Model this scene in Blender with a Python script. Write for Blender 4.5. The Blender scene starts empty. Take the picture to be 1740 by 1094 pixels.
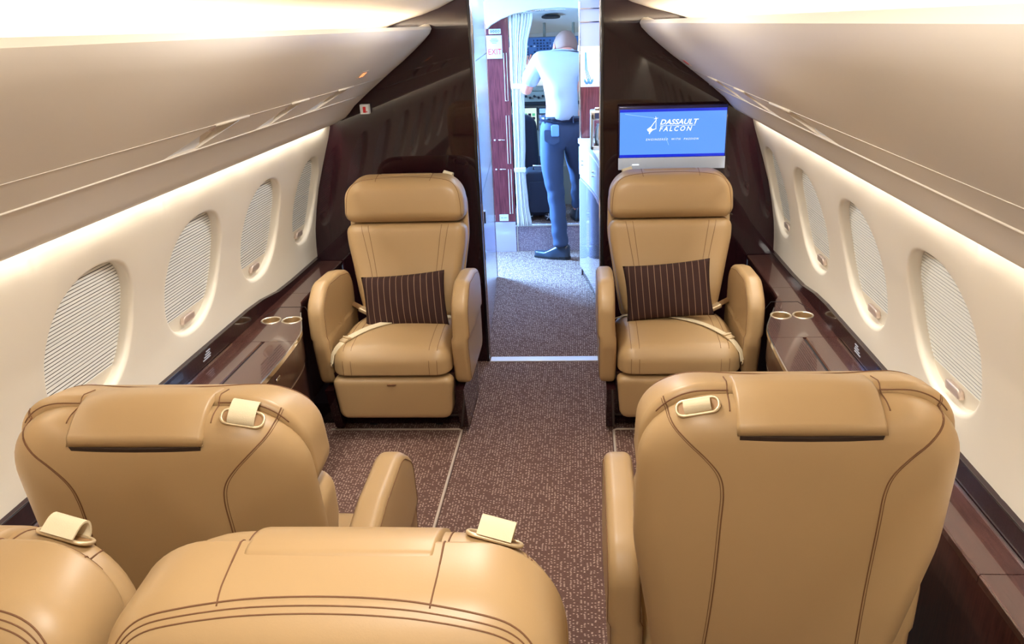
import bpy, bmesh, math, random
from mathutils import Vector, Matrix
from mathutils.bvhtree import BVHTree
from math import sin, cos, pi, sqrt, radians
random.seed(7)
S = bpy.context.scene
COL = S.collection

# ------------------------------------------------------------------ camera
F = Vector((-0.05572801, 0.92448807, -0.37711563))
R_ = Vector((0.99841368, 0.04856002, -0.02849641))
D_ = Vector((-0.00803185, -0.37810545, -0.92572769))
cd = bpy.data.cameras.new('camera')
cam = bpy.data.objects.new('camera', cd); COL.objects.link(cam)
cam.matrix_world = Matrix.Translation((0.1925, 0, 1.6)) @ Matrix((
    (R_.x, -D_.x, -F.x, 0), (R_.y, -D_.y, -F.y, 0), (R_.z, -D_.z, -F.z, 0), (0, 0, 0, 1)))
cd.sensor_width = 36; cd.lens = 36 * 1333.4834 / 1740
cd.shift_x = -(914.758 - 870) / 1740; cd.shift_y = (583.9345 - 547) / 1740
cd.clip_start = 0.02; cd.clip_end = 200
S.camera = cam

# ------------------------------------------------------------------ world, exposure
S.view_settings.view_transform = 'Standard'; S.view_settings.look = 'None'
S.view_settings.gamma = 1; S.view_settings.use_curve_mapping = False
S.view_settings.exposure = 0.05
W = bpy.data.worlds.new('world'); S.world = W; W.use_nodes = True
bg = W.node_tree.nodes['Background']
bg.inputs[0].default_value = (0.62, 0.78, 1.0, 1); bg.inputs[1].default_value = 1.8

def area(name, loc, direction, sx, sy, power, color, spread=180):
    l = bpy.data.lights.new(name, 'AREA'); l.shape = 'RECTANGLE'; l.size = sx; l.size_y = sy
    l.energy = power; l.color = color; l.spread = radians(spread)
    o = bpy.data.objects.new(name, l); COL.objects.link(o); o.location = loc
    z = -Vector(direction).normalized(); y = Vector((0, 1, 0))
    if abs(z.dot(y)) > .9: y = Vector((0, 0, 1))
    x = y.cross(z).normalized(); y = z.cross(x)
    o.rotation_euler = Matrix((x, y, z)).transposed().to_euler()
    return o
WARM = (1.0, 0.90, 0.76); NEUT = (1.0, 0.95, 0.87); BLUE = (0.28, 0.54, 1.0)
for s in (-1, 1):
    area('cove_light', (s * .635, .6, 1.592), (-s, 0, .22), .022, 6.0, 21, WARM)
    area('wall_wash_light', (s * .9465, .60, 1.240), (s * .22, 0, -1), .014, 6.0, 28, NEUT)
for y in (-.9, .35, 1.5, 2.6):
    area('cabin_fill_light', (0, y, 1.785), (0, 0, -1), .12, .35, 9.5, NEUT)  # added fill lamps along the aisle, no fixtures there
area('doorway_daylight', (-1.26, 6.04, 1.25), (.72, -.66, -.40), .5, 1.2, 1400, (.17, .45, 1.0))
area('windshield_daylight', (0.0, 8.2, 1.75), (0, -1, -.35), 1.5, .7, 30, (.70, .82, 1.0))
area('galley_fill_light', (0.02, 4.7, 1.74), (0, 0, -1), .5, .6, 9, (.72, .83, 1.0))  # added bluish fill for the shirt and galley, no such fixture

# ------------------------------------------------------------------ materials
def mat(name, col, rough=.5, metal=0, spec=.5, coat=0, emit=None, es=0, trans=0, alpha=None, bump=None, crough=.05):
    m = bpy.data.materials.new(name); m.use_nodes = True
    nt = m.node_tree; b = nt.nodes['Principled BSDF']
    b.inputs['Base Color'].default_value = (*col, 1); b.inputs['Roughness'].default_value = rough
    b.inputs['Metallic'].default_value = metal; b.inputs['Specular IOR Level'].default_value = spec
    b.inputs['Coat Weight'].default_value = coat; b.inputs['Coat Roughness'].default_value = crough
    b.inputs['Transmission Weight'].default_value = trans
    if emit: b.inputs['Emission Color'].default_value = (*emit, 1); b.inputs['Emission Strength'].default_value = es
    if bump:
        sc, st, dist = bump
        tc = nt.nodes.new('ShaderNodeTexCoord'); n = nt.nodes.new('ShaderNodeTexNoise'); n.inputs['Scale'].default_value = sc
        n.inputs['Detail'].default_value = 4
        bp = nt.nodes.new('ShaderNodeBump'); bp.inputs['Strength'].default_value = st; bp.inputs['Distance'].default_value = dist
        nt.links.new(tc.outputs['Object'], n.inputs['Vector']); nt.links.new(n.outputs[0], bp.inputs['Height'])
        nt.links.new(bp.outputs[0], b.inputs['Normal'])
    return m
def srgb(r, g, b):
    f = lambda c: (c / 255 / 12.92) if c / 255 <= .04045 else ((c / 255 + .055) / 1.055) ** 2.4
    return (f(r), f(g), f(b))
def colnoise(m, c1, c2, scale, stretch=(1, 1, 1), lo=.35, hi=.65, detail=5):
    nt = m.node_tree; b = nt.nodes['Principled BSDF']
    tc = nt.nodes.new('ShaderNodeTexCoord'); mp = nt.nodes.new('ShaderNodeMapping'); mp.inputs['Scale'].default_value = stretch
    n = nt.nodes.new('ShaderNodeTexNoise'); n.inputs['Scale'].default_value = scale; n.inputs['Detail'].default_value = detail
    r = nt.nodes.new('ShaderNodeValToRGB'); r.color_ramp.elements[0].position = lo; r.color_ramp.elements[1].position = hi
    r.color_ramp.elements[0].color = (*c1, 1); r.color_ramp.elements[1].color = (*c2, 1)
    nt.links.new(tc.outputs['Object'], mp.inputs[0]); nt.links.new(mp.outputs[0], n.inputs['Vector'])
    nt.links.new(n.outputs[0], r.inputs[0]); nt.links.new(r.outputs[0], b.inputs['Base Color'])
    return m
M = {}
M['leather'] = mat('leather', srgb(171, 140, 98), .42, spec=.45, coat=.12, crough=.35, bump=(420, .12, .0006))
M['leather_fold'] = mat('leather_fold', srgb(150, 112, 70), .6)
M['flap_shadow'] = mat('flap_shadow_dark', srgb(50, 32, 18), .8)  # near-black for the shade painted in below the flap hem
M['thread'] = mat('thread', srgb(112, 74, 44), .7)
M['gold'] = mat('gold_metal', srgb(212, 190, 152), .42, metal=.6)
M['webbing'] = mat('webbing', srgb(216, 200, 166), .8, bump=(900, .5, .001))
M['wall'] = mat('wall_panel', srgb(238, 230, 214), .55, bump=(260, .06, .0004))
M['bin'] = mat('bin_panel', srgb(222, 213, 200), .38, spec=.35)
M['bin_trim'] = mat('bin_trim', srgb(214, 203, 188), .5)
M['ceiling'] = mat('ceiling_panel', srgb(236, 226, 210), .7)
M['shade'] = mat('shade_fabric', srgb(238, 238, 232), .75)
M['pleat_shadow'] = mat('pleat_shadow_grey', srgb(92, 92, 94), .8)  # dark grey paints the shade inside the pleat folds
M['pull'] = mat('pull_metal', srgb(226, 208, 196), .28, metal=.45)
M['wood'] = colnoise(mat('dark_gloss_wood', srgb(40, 17, 17), .25, coat=.8, crough=.03, spec=.1), srgb(24, 9, 14), srgb(44, 16, 22), 18, (9, 9, .6))
M['top'] = colnoise(mat('ledge_gloss_wood', srgb(64, 36, 32), .22, coat=1, crough=.04), srgb(58, 34, 30), srgb(82, 50, 44), 30, (8, .5, 8))
M['side'] = colnoise(mat('ledge_side_wood', srgb(70, 38, 34), .35, coat=.35, crough=.12, spec=.3), srgb(54, 28, 26), srgb(80, 44, 38), 18, (9, 9, .6))
M['black'] = mat('black_gloss', srgb(20, 14, 18), .2, coat=.6)
M['blackm'] = mat('black_matte', srgb(22, 18, 20), .6)
M['chrome'] = mat('chrome', (.86, .86, .88), .08, metal=1)
M['brushed'] = mat('brushed_metal', (.72, .70, .66), .3, metal=1)
M['cupmetal'] = mat('cup_metal', srgb(236, 224, 200), .3, metal=.85); M['cupin'] = mat('cup_inner', srgb(214, 190, 150), .34, metal=.85)
M['white'] = mat('white_plastic', srgb(225, 228, 230), .4)
M['red'] = mat('red_print', srgb(214, 40, 50), .5)
M['ink'] = mat('ink', srgb(70, 70, 95), .6)
M['greyprint'] = mat('grey_print', srgb(170, 172, 185), .6)
M['sill'] = mat('sill_metal', srgb(235, 235, 238), .3, metal=.3)
M['cord'] = mat('mat_binding', srgb(196, 178, 160), .8)
M['mahogany'] = colnoise(mat('mahogany', srgb(120, 48, 52), .3, coat=.6), srgb(92, 34, 38), srgb(136, 62, 64), 22, (9, 9, .4))
M['lilac'] = mat('lilac_gloss', srgb(190, 180, 212), .12, coat=.6)
M['galley'] = mat('galley_gloss', srgb(176, 158, 172), .08, coat=1)
M['counter'] = mat('counter_white', srgb(238, 236, 238), .2, coat=.5)
M['mirror'] = mat('mirror_panel', (.80, .84, .92), .24, metal=1)
M['curtain'] = mat('curtain_fabric', srgb(236, 234, 226), .85)
M['dark_screen'] = mat('dark_screen', (.01, .012, .03), .1, coat=1)
M['tvframe'] = mat('tv_frame', srgb(24, 30, 90), .15, coat=1)
M['tvbar'] = mat('tv_bar', srgb(205, 218, 240), .35, metal=.1)
M['screen'] = mat('screen_blue', (0, 0, 0), .15, emit=srgb(96, 158, 255), es=1.05)
M['screen_dk'] = mat('screen_dark_blue', (0, 0, 0), .15, emit=srgb(20, 50, 225), es=.9)
M['scr_white'] = mat('screen_white', (0, 0, 0), .4, emit=(.95, 1, 1), es=1.15)
M['scr_lt'] = mat('screen_light_blue', (0, 0, 0), .4, emit=srgb(150, 205, 255), es=1.0)
M['orange_lit'] = mat('orange_lit_sign', (.1, .02, .0), .4, emit=(1.0, .33, .12), es=1.6)
M['shirt'] = mat('shirt_cotton', srgb(168, 174, 186), .8)
M['trouser'] = mat('navy_trousers', srgb(54, 66, 92), .8, bump=(300, .2, .001))
M['belt'] = mat('black_belt', srgb(24, 26, 46), .3)
M['shoe'] = mat('shoe_leather', srgb(38, 48, 62), .3, coat=.4)
M['skin'] = mat('skin', srgb(222, 140, 112), .55)
M['hair'] = mat('hair', srgb(140, 98, 80), .85)
M['suitcase'] = mat('suitcase_fabric', srgb(34, 38, 56), .7)
M['cpanel'] = mat('overhead_panel_blue', srgb(96, 128, 168), .5)
M['cgrey'] = mat('cockpit_grey', srgb(150, 146, 128), .6)
M['cbutton'] = mat('button_dark', srgb(46, 58, 84), .5)
M['cdisp'] = mat('display_lit', (.02, .03, .02), .3, emit=(.75, .95, .85), es=1.0)
M['cdisp2'] = mat('display_lit_blue', (.02, .03, .02), .3, emit=(.25, .55, 1.0), es=1.1)
M['cdispg'] = mat('display_green', (.02, .03, .02), .3, emit=(.1, .65, .35), es=.9)
M['seatdark'] = mat('pilot_seat_fabric', srgb(34, 40, 58), .75)
M['flute'] = mat('backlit_glass', (.6, .65, .7), .2, emit=(.80, .88, 1.0), es=1.0)

def carpet(name, base, fleck, upright=False):
    m = mat(name, base, .95, spec=.1)
    nt = m.node_tree; b = nt.nodes['Principled BSDF']
    tc = nt.nodes.new('ShaderNodeTexCoord')
    mp = nt.nodes.new('ShaderNodeMapping'); mp.inputs['Scale'].default_value = (95, 150, 1)
    if upright: mp.inputs['Rotation'].default_value = (pi / 2, 0, 0); mp.inputs['Scale'].default_value = (95, 1, 130)
    nt.links.new(tc.outputs['Object'], mp.inputs[0])
    v = nt.nodes.new('ShaderNodeTexVoronoi'); v.inputs['Scale'].default_value = 1.0; v.inputs['Randomness'].default_value = .55
    v.voronoi_dimensions = '2D'
    nt.links.new(mp.outputs[0], v.inputs['Vector'])
    r = nt.nodes.new('ShaderNodeValToRGB'); r.color_ramp.elements[0].position = .12; r.color_ramp.elements[1].position = .36
    r.color_ramp.elements[0].color = (1, 1, 1, 1); r.color_ramp.elements[1].color = (0, 0, 0, 1)
    nt.links.new(v.outputs['Distance'], r.inputs[0])
    # only some cells carry a pale fleck
    sp = nt.nodes.new('ShaderNodeSeparateColor'); nt.links.new(v.outputs['Color'], sp.inputs[0])
    gt = nt.nodes.new('ShaderNodeMath'); gt.operation = 'GREATER_THAN'; gt.inputs[1].default_value = .52
    nt.links.new(sp.outputs[0], gt.inputs[0])
    mu = nt.nodes.new('ShaderNodeMath'); mu.operation = 'MULTIPLY'
    nt.links.new(r.outputs[0], mu.inputs[0]); nt.links.new(gt.outputs[0], mu.inputs[1])
    n = nt.nodes.new('ShaderNodeTexNoise'); n.inputs['Scale'].default_value = 260
    nt.links.new(tc.outputs['Object'], n.inputs['Vector'])
    mx0 = nt.nodes.new('ShaderNodeMix'); mx0.data_type = 'RGBA'
    mx0.inputs[6].default_value = (base[0] * .5, base[1] * .5, base[2] * .5, 1); mx0.inputs[7].default_value = (base[0] * 1.5, base[1] * 1.5, base[2] * 1.5, 1)
    nt.links.new(n.outputs[0], mx0.inputs[0])
    mx = nt.nodes.new('ShaderNodeMix'); mx.data_type = 'RGBA'
    nt.links.new(mu.outputs[0], mx.inputs[0]); nt.links.new(mx0.outputs[2], mx.inputs[6]); mx.inputs[7].default_value = (*fleck, 1)
    nt.links.new(mx.outputs[2], b.inputs['Base Color'])
    bp = nt.nodes.new('ShaderNodeBump'); bp.inputs['Strength'].default_value = .6; bp.inputs['Distance'].default_value = .002
    nt.links.new(v.outputs['Distance'], bp.inputs['Height']); nt.links.new(bp.outputs[0], b.inputs['Normal'])
    return m
M['carpet'] = carpet('carpet', srgb(104, 78, 70), srgb(205, 178, 160))
M['riser'] = carpet('riser_carpet', srgb(150, 132, 142), srgb(215, 200, 200), True)

def stripe_mat():
    m = mat('striped_cushion_fabric', srgb(58, 38, 34), .85, spec=.2)
    nt = m.node_tree; b = nt.nodes['Principled BSDF']
    tc = nt.nodes.new('ShaderNodeTexCoord'); sp = nt.nodes.new('ShaderNodeSeparateXYZ'); nt.links.new(tc.outputs['Object'], sp.inputs[0])
    a = nt.nodes.new('ShaderNodeMath'); a.operation = 'MULTIPLY'; a.inputs[1].default_value = 1 / .026
    nt.links.new(sp.outputs[0], a.inputs[0])
    f = nt.nodes.new('ShaderNodeMath'); f.operation = 'FRACT'; nt.links.new(a.outputs[0], f.inputs[0])
    lt = nt.nodes.new('ShaderNodeMath'); lt.operation = 'LESS_THAN'; lt.inputs[1].default_value = .085; nt.links.new(f.outputs[0], lt.inputs[0])
    mx = nt.nodes.new('ShaderNodeMix'); mx.data_type = 'RGBA'; nt.links.new(lt.outputs[0], mx.inputs[0])
    mx.inputs[6].default_value = (*srgb(58, 38, 34), 1); mx.inputs[7].default_value = (*srgb(140, 112, 90), 1)
    nt.links.new(mx.outputs[2], b.inputs['Base Color'])
    return m
M['stripe'] = stripe_mat()

# ------------------------------------------------------------------ mesh helpers
def mk(name, vf, m, parent=None, smooth=False, loc=None, kind=None, label=None):
    v, f = vf
    me = bpy.data.meshes.new(name); me.from_pydata([tuple(p) for p in v], [], f); me.validate(); me.update()
    bm = bmesh.new(); bm.from_mesh(me); bmesh.ops.recalc_face_normals(bm, faces=bm.faces); bm.to_mesh(me); bm.free()
    if smooth is True:
        me.polygons.foreach_set('use_smooth', [True] * len(me.polygons))
    elif smooth:
        me.polygons.foreach_set('use_smooth', [True] * len(me.polygons)); me.set_sharp_from_angle(angle=radians(smooth))
    me.materials.append(m)
    o = bpy.data.objects.new(name, me); COL.objects.link(o)
    if parent: o.parent = parent
    if loc: o.location = loc
    if kind: o['kind'] = kind
    if label: o['label'] = label
    return o
def tag(o, label, cat, group=None):
    o['label'] = label; o['category'] = cat
    if group: o['group'] = group
    return o
def thing(name, label, cat, loc=(0, 0, 0), rz=0, group=None):
    o = bpy.data.objects.new(name, None); COL.objects.link(o); o.location = loc; o.rotation_euler = (0, 0, rz)
    return tag(o, label, cat, group)
def join(*parts):
    V, Fc = [], []
    for v, f in parts:
        n = len(V); V += list(v); Fc += [tuple(i + n for i in q) for q in f]
    return V, Fc
def box(x0, x1, y0, y1, z0, z1, b=0.0):
    if b <= 0:
        v = [(x, y, z) for x in (x0, x1) for y in (y0, y1) for z in (z0, z1)]
        return v, [(0, 1, 3, 2), (4, 6, 7, 5), (0, 4, 5, 1), (2, 3, 7, 6), (0, 2, 6, 4), (1, 5, 7, 3)]
    bm = bmesh.new()
    r = bmesh.ops.create_cube(bm, size=1)
    for q in bm.verts: q.co = Vector(((x0 + x1) / 2 + q.co.x * (x1 - x0), (y0 + y1) / 2 + q.co.y * (y1 - y0), (z0 + z1) / 2 + q.co.z * (z1 - z0)))
    bmesh.ops.bevel(bm, geom=bm.edges[:] , offset=b, segments=3, profile=.6, affect='EDGES')
    bm.verts.index_update()
    out = ([q.co.copy() for q in bm.verts], [tuple(w.index for w in q.verts) for q in bm.faces]); bm.free(); return out
def xf(vf, fn): return [fn(Vector(p)) for p in vf[0]], vf[1]
def prism(poly, h0, h1, fn):
    n = len(poly); v = [fn(a, b, h0) for a, b in poly] + [fn(a, b, h1) for a, b in poly]
    f = [tuple(range(n)), tuple(range(2 * n - 1, n - 1, -1))] + [(i, (i + 1) % n, n + (i + 1) % n, n + i) for i in range(n)]
    return v, f
def tube(pts, r, seg=8, closed=False, cap=True, flat=None):
    pts = [Vector(p) for p in pts]; n = len(pts); V, Fc = [], []
    prev = None
    for i, p in enumerate(pts):
        a = pts[(i - 1) % n] if (closed or i > 0) else p; b = pts[(i + 1) % n] if (closed or i < n - 1) else p
        t = (b - a).normalized() if (b - a).length > 1e-9 else Vector((0, 0, 1))
        if prev is None:
            up = Vector((0, 0, 1)) if abs(t.z) < .9 else Vector((1, 0, 0)); x = t.cross(up).normalized()
        else:
            x = (prev - t * prev.dot(t)); x = x.normalized() if x.length > 1e-6 else t.orthogonal().normalized()
        prev = x; y = t.cross(x)
        rr = r[i] if isinstance(r, (list, tuple)) else r
        for k in range(seg):
            an = 2 * pi * k / seg; V.append(p + x * rr * cos(an) + y * rr * sin(an))
    m = n if closed else n - 1
    for i in range(m):
        for k in range(seg):
            a = i * seg; b = ((i + 1) % n) * seg; Fc.append((a + k, a + (k + 1) % seg, b + (k + 1) % seg, b + k))
    if cap and not closed: Fc += [tuple(range(seg)), tuple(range((n - 1) * seg, n * seg))]
    return V, Fc
def cyl(p0, p1, r, seg=24): return tube([p0, p1], r, seg)
def lathe(prof, c, seg=32, axis='z'):
    V, Fc = [], []
    for r, z in prof:
        for k in range(seg):
            a = 2 * pi * k / seg; V.append(Vector((c[0] + r * cos(a), c[1] + r * sin(a), c[2] + z)))
    for i in range(len(prof) - 1):
        for k in range(seg): Fc.append((i * seg + k, i * seg + (k + 1) % seg, (i + 1) * seg + (k + 1) % seg, (i + 1) * seg + k))
    return V, Fc
def rpoly(pts, n=96):
    """rounded polygon: pts (x, y, r) counter-clockwise, evenly resampled to n points"""
    out = []; N = len(pts)
    for i, (x, y, r) in enumerate(pts):
        p = Vector((x, y)); a = Vector(pts[i - 1][:2]); b = Vector(pts[(i + 1) % N][:2])
        d1 = (a - p); d2 = (b - p); l1 = d1.length; l2 = d2.length; d1.normalize(); d2.normalize()
        ang = d1.angle(d2)
        t = min(r / math.tan(ang / 2), l1 * .49, l2 * .49) if ang > 1e-3 else 0
        if t < 1e-5 or abs(ang - pi) < 1e-3: out.append(p); continue
        P0 = p + d1 * t; P2 = p + d2 * t
        for k in range(13):
            u = k / 12
            # circular-ish blend
            w = cos((pi - ang) / 2)
            q = (P0 * (1 - u) ** 2 + p * 2 * u * (1 - u) * w + P2 * u * u) / ((1 - u) ** 2 + 2 * u * (1 - u) * w + u * u)
            out.append(q)
    L = [0]
    for i in range(len(out)): L.append(L[-1] + (out[(i + 1) % len(out)] - out[i]).length)
    T = L[-1]; res = []; j = 0
    for k in range(n):
        s = T * k / n
        while L[j + 1] < s: j += 1
        seg = L[j + 1] - L[j]; u = (s - L[j]) / seg if seg > 0 else 0
        res.append(out[j].lerp(out[(j + 1) % len(out)], u))
    return res
def slab(outline, h0, h1, r, fn, c0=0., c1=0., nin=8, r0=None, nf=5):
    """pillow-like solid over an outline in (u,v), between heights h0..h1, filleted by r and crowned by c0/c1"""
    n = len(outline); r0 = r if r0 is None else r0
    cx = sum(p.x for p in outline) / n; cy = sum(p.y for p in outline) / n; C = Vector((cx, cy))
    nor = []
    for i in range(n):
        t = outline[(i + 2) % n] - outline[i - 2]; nor.append(Vector((-t.y, t.x)).normalized())
    ar = sum(outline[i].x * outline[(i + 1) % n].y - outline[(i + 1) % n].x * outline[i].y for i in range(n))
    if ar < 0: nor = [-q for q in nor]
    U_ = max(abs(p.x - cx) for p in outline); V_ = max(abs(p.y - cy) for p in outline)
    def g(p): return max(0, 1 - ((p.x - cx) / U_) ** 2) * max(0, 1 - ((p.y - cy) / V_) ** 2)
    rings = []
    def inset(d): return [outline[i] + nor[i] * d for i in range(n)]
    base0 = inset(r0); base1 = inset(r)
    for k in range(1, nin): s = k / nin; q = [C + (p - C) * s for p in base0]; rings.append((q, [h0 - c0 * g(p) for p in q]))
    for k in range(nf + 1): a = pi / 2 * k / nf; q = inset(r0 * (1 - sin(a))); rings.append((q, [h0 + r0 * (1 - cos(a)) - c0 * g(p) * (1 - k / nf) for p in q]))
    for k in range(nf + 1): a = pi / 2 * k / nf; q = inset(r * (1 - cos(a))); rings.append((q, [h1 - r + r * sin(a) + c1 * g(p) * k / nf for p in q]))
    for k in range(nin - 1, 0, -1): s = k / nin; q = [C + (p - C) * s for p in base1]; rings.append((q, [h1 + c1 * g(p) for p in q]))
    V = [fn(C.x, C.y, h0 - c0)]; Fc = []
    for P, Hh in rings: V += [fn(P[i].x, P[i].y, Hh[i]) for i in range(n)]
    V.append(fn(C.x, C.y, h1 + c1))
    for i in range(n): Fc.append((0, 1 + (i + 1) % n, 1 + i))
    for q in range(len(rings) - 1):
        a = 1 + q * n; b = a + n
        for i in range(n): Fc.append((a + i, a + (i + 1) % n, b + (i + 1) % n, b + i))
    a = 1 + (len(rings) - 1) * n; e = len(V) - 1
    for i in range(n): Fc.append((a + i, a + (i + 1) % n, e))
    return V, Fc
def bvh(*parts): 
    v, f = join(*parts); return BVHTree.FromPolygons([Vector(p) for p in v], f)
def project(tree, pts, d, n=40, off=.0004):
    """resample a smooth path through pts and drop it on the surface along d"""
    pts = [Vector(p) for p in pts]; d = Vector(d).normalized(); out = []
    m = len(pts)
    for k in range(n + 1):
        t = k / n * (m - 1); i = min(int(t), m - 2); u = t - i
        p0 = pts[max(i - 1, 0)]; p1 = pts[i]; p2 = pts[i + 1]; p3 = pts[min(i + 2, m - 1)]
        p = .5 * ((2 * p1) + (p2 - p0) * u + (2 * p0 - 5 * p1 + 4 * p2 - p3) * u * u + (3 * p1 - p0 - 3 * p2 + p3) * u ** 3)
        h = tree.ray_cast(p - d * .6, d)
        if h[0] is not None: out.append(h[0] + h[1] * (off if h[1].dot(d) < 0 else -off))
    return out
def seam(tree, pts, d, parent, r=.0011, n=40, name='stitching'):
    p = project(tree, pts, d, n)
    if len(p) > 2: return mk(name, tube(p, r, 5), M['thread'], parent, True)
def ribbon(path, width, th, side):
    """flat strap along path; side = function(i) -> unit vector across"""
    P = [Vector(p) for p in path]; n = len(P); V, Fc = [], []
    for i, p in enumerate(P):
        t = (P[min(i + 1, n - 1)] - P[max(i - 1, 0)]).normalized(); s = Vector(side).normalized() if not callable(side) else side(i)
        s = (s - t * s.dot(t)).normalized(); nn = t.cross(s)
        for a, b in ((-1, -1), (1, -1), (1, 1), (-1, 1)): V.append(p + s * a * width / 2 + nn * b * th / 2)
    for i in range(n - 1):
        for k in range(4): Fc.append((4 * i + k, 4 * i + (k + 1) % 4, 4 * i + 4 + (k + 1) % 4, 4 * i + 4 + k))
    Fc += [(0, 1, 2, 3), (4 * n - 4, 4 * n - 3, 4 * n - 2, 4 * n - 1)]
    return V, Fc
def catmull(pts, n):
    pts = [Vector(p) for p in pts]; m = len(pts); out = []
    for k in range(n + 1):
        t = k / n * (m - 1); i = min(int(t), m - 2); u = t - i
        p0 = pts[max(i - 1, 0)]; p1 = pts[i]; p2 = pts[i + 1]; p3 = pts[min(i + 2, m - 1)]
        out.append(.5 * ((2 * p1) + (p2 - p0) * u + (2 * p0 - 5 * p1 + 4 * p2 - p3) * u * u + (3 * p1 - p0 - 3 * p2 + p3) * u ** 3))
    return out
def text(s, size, m, parent, mw, name='lettering', shear=0, spacing=1.0, ext=.0004, sx=1, bold=0):
    c = bpy.data.curves.new(name, 'FONT'); c.body = s; c.size = size; c.shear = shear; c.space_character = spacing
    c.extrude = ext; c.offset = bold; c.align_x = 'CENTER'; c.align_y = 'CENTER'; c.resolution_u = 3
    t = bpy.data.objects.new('tmp', c); COL.objects.link(t)
    bpy.context.view_layer.update()
    me = bpy.data.meshes.new_from_object(t.evaluated_get(bpy.context.evaluated_depsgraph_get()))
    bpy.data.objects.remove(t); me.transform(Matrix.Diagonal((sx, 1, 1, 1))); me.transform(mw); me.materials.clear(); me.materials.append(m)
    o = bpy.data.objects.new(name, me); COL.objects.link(o); o.parent = parent
    return o
def frame_m(o, x, y):
    x = Vector(x).normalized(); y = Vector(y).normalized(); z = x.cross(y)
    return Matrix(((x.x, y.x, z.x, o[0]), (x.y, y.y, z.y, o[1]), (x.z, y.z, z.z, o[2]), (0, 0, 0, 1)))

# ================================================================== SETTING
YR = -2.4; YB = 3.69
mk('floor', box(-1.2, 1.2, YR, 5.8, -.05, 0), M['carpet'], kind='structure')

# side walls: profile (half width, z) from ledge up
WP = [(1.108, .545), (1.108, .60), (1.100, .70), (1.082, .80), (1.058, .90), (1.026, 1.0), (.992, 1.10), (.970, 1.16), (.960, 1.21), (.962, 1.25), (.950, 1.275)]
wl = [0]
for i in range(len(WP) - 1): wl.append(wl[-1] + math.dist(WP[i], WP[i + 1]))
def wprof(t):
    for i in range(len(WP) - 1):
        if t <= wl[i + 1] or i == len(WP) - 2:
            u = (t - wl[i]) / (wl[i + 1] - wl[i]); a, b = WP[i], WP[i + 1]
            x = a[0] + (b[0] - a[0]) * u; z = a[1] + (b[1] - a[1]) * u
            # smoothed normal (pointing outboard)
            j = max(i - 1, 0); k = min(i + 2, len(WP) - 1)
            tx, tz = WP[k][0] - WP[j][0], WP[k][1] - WP[j][1]; L = math.hypot(tx, tz)
            return x, z, tz / L, -tx / L
def wt(z):
    for i in range(len(WP) - 1):
        if WP[i + 1][1] >= z: return wl[i] + (z - WP[i][1]) / (WP[i + 1][1] - WP[i][1]) * (wl[i + 1] - wl[i])
def wall_pt(s, y, t, d):
    x, z, nx, nz = wprof(t); return Vector((s * (x + nx * d), y, z + nz * d))
WIN = [-1.07, -.49, .085, .66, 1.235, 1.812, 2.388, 2.965, 3.50]
T0 = 0.0; T1 = wl[-1]; TC = wt(.885)
def superel(k, n, a, b, e):
    an = 2 * pi * (k + .5) / n; c, s_ = cos(an), sin(an)
    return a * abs(c) ** (2 / e) * (1 if c > 0 else -1), b * abs(s_) ** (2 / e) * (1 if s_ > 0 else -1)
NW = 72
def build_wall(s, name):
    V, Fc = [], []; yprev = YR
    for wi, yc in enumerate(WIN):
        y1 = YB if wi == len(WIN) - 1 else (yc + WIN[wi + 1]) / 2
        y0 = yprev; yprev = y1
        a, b = (.188, .196) if wi < len(WIN) - 1 else (.150, .196)
        base = len(V)
        rings = []
        # outermost: rectangle cell
        ca = [(superel(k, NW, 1, 1, 2)) for k in range(NW)]
        rect = []
        for c, q in ca:
            hx = (y1 - yc) if c > 0 else (yc - y0); hz = (T1 - TC) if q > 0 else (TC - T0)
            m_ = max(abs(c) / 1.0, abs(q) / 1.0)
            rect.append((yc + c / m_ * hx, TC + q / m_ * hz, 0))
        el = [superel(k, NW, a, b, 2.35) for k in range(NW)]
        def ring(g, d): return [(yc + p[0] * (1 + g / a), TC + p[1] * (1 + g / b), d) for p in el]
        outer = ring(.014, 0)
        for q in (0, .25, .5, .75): rings.append([(rect[k][0] * (1 - q) + outer[k][0] * q, rect[k][1] * (1 - q) + outer[k][1] * q, 0) for k in range(NW)])
        for q in range(7): an = pi / 2 * q / 6; rings.append(ring(.014 - .014 * sin(an), .014 * (1 - cos(an))))
        rings.append(ring(-.001, .030)); rings.append(ring(-.002, .060))
        for R in rings: V += [wall_pt(s, *p) for p in R]
        for q in range(len(rings) - 1):
            for k in range(NW):
                A = base + q * NW; B = A + NW; Fc.append((A + k, A + (k + 1) % NW, B + (k + 1) % NW, B + k))
        # rectangle corners
        for cy, ct, sgn in ((y1, T1, (1, 1)), (y0, T1, (-1, 1)), (y0, T0, (-1, -1)), (y1, T0, (1, -1))):
            kk = [k for k in range(NW) if ca[k][0] * sgn[0] > 0 and ca[k][1] * sgn[1] > 0]
            # first of the pair straddling the diagonal
            kd = min(kk, key=lambda k: abs(abs(ca[k][0]) - abs(ca[k][1])))
            k2 = min((k for k in kk if k != kd), key=lambda k: abs(abs(ca[k][0]) - abs(ca[k][1])))
            ci = len(V); V.append(wall_pt(s, cy, ct, 0)); 
            if abs(abs(ca[kd][0]) - abs(ca[kd][1])) > 1e-6: Fc.append((base + kd, base + k2, ci))
    return mk(name, (V, Fc), M['wall'], smooth=42, kind='structure')
build_wall(-1, 'wall_left'); build_wall(1, 'wall_right')

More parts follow.
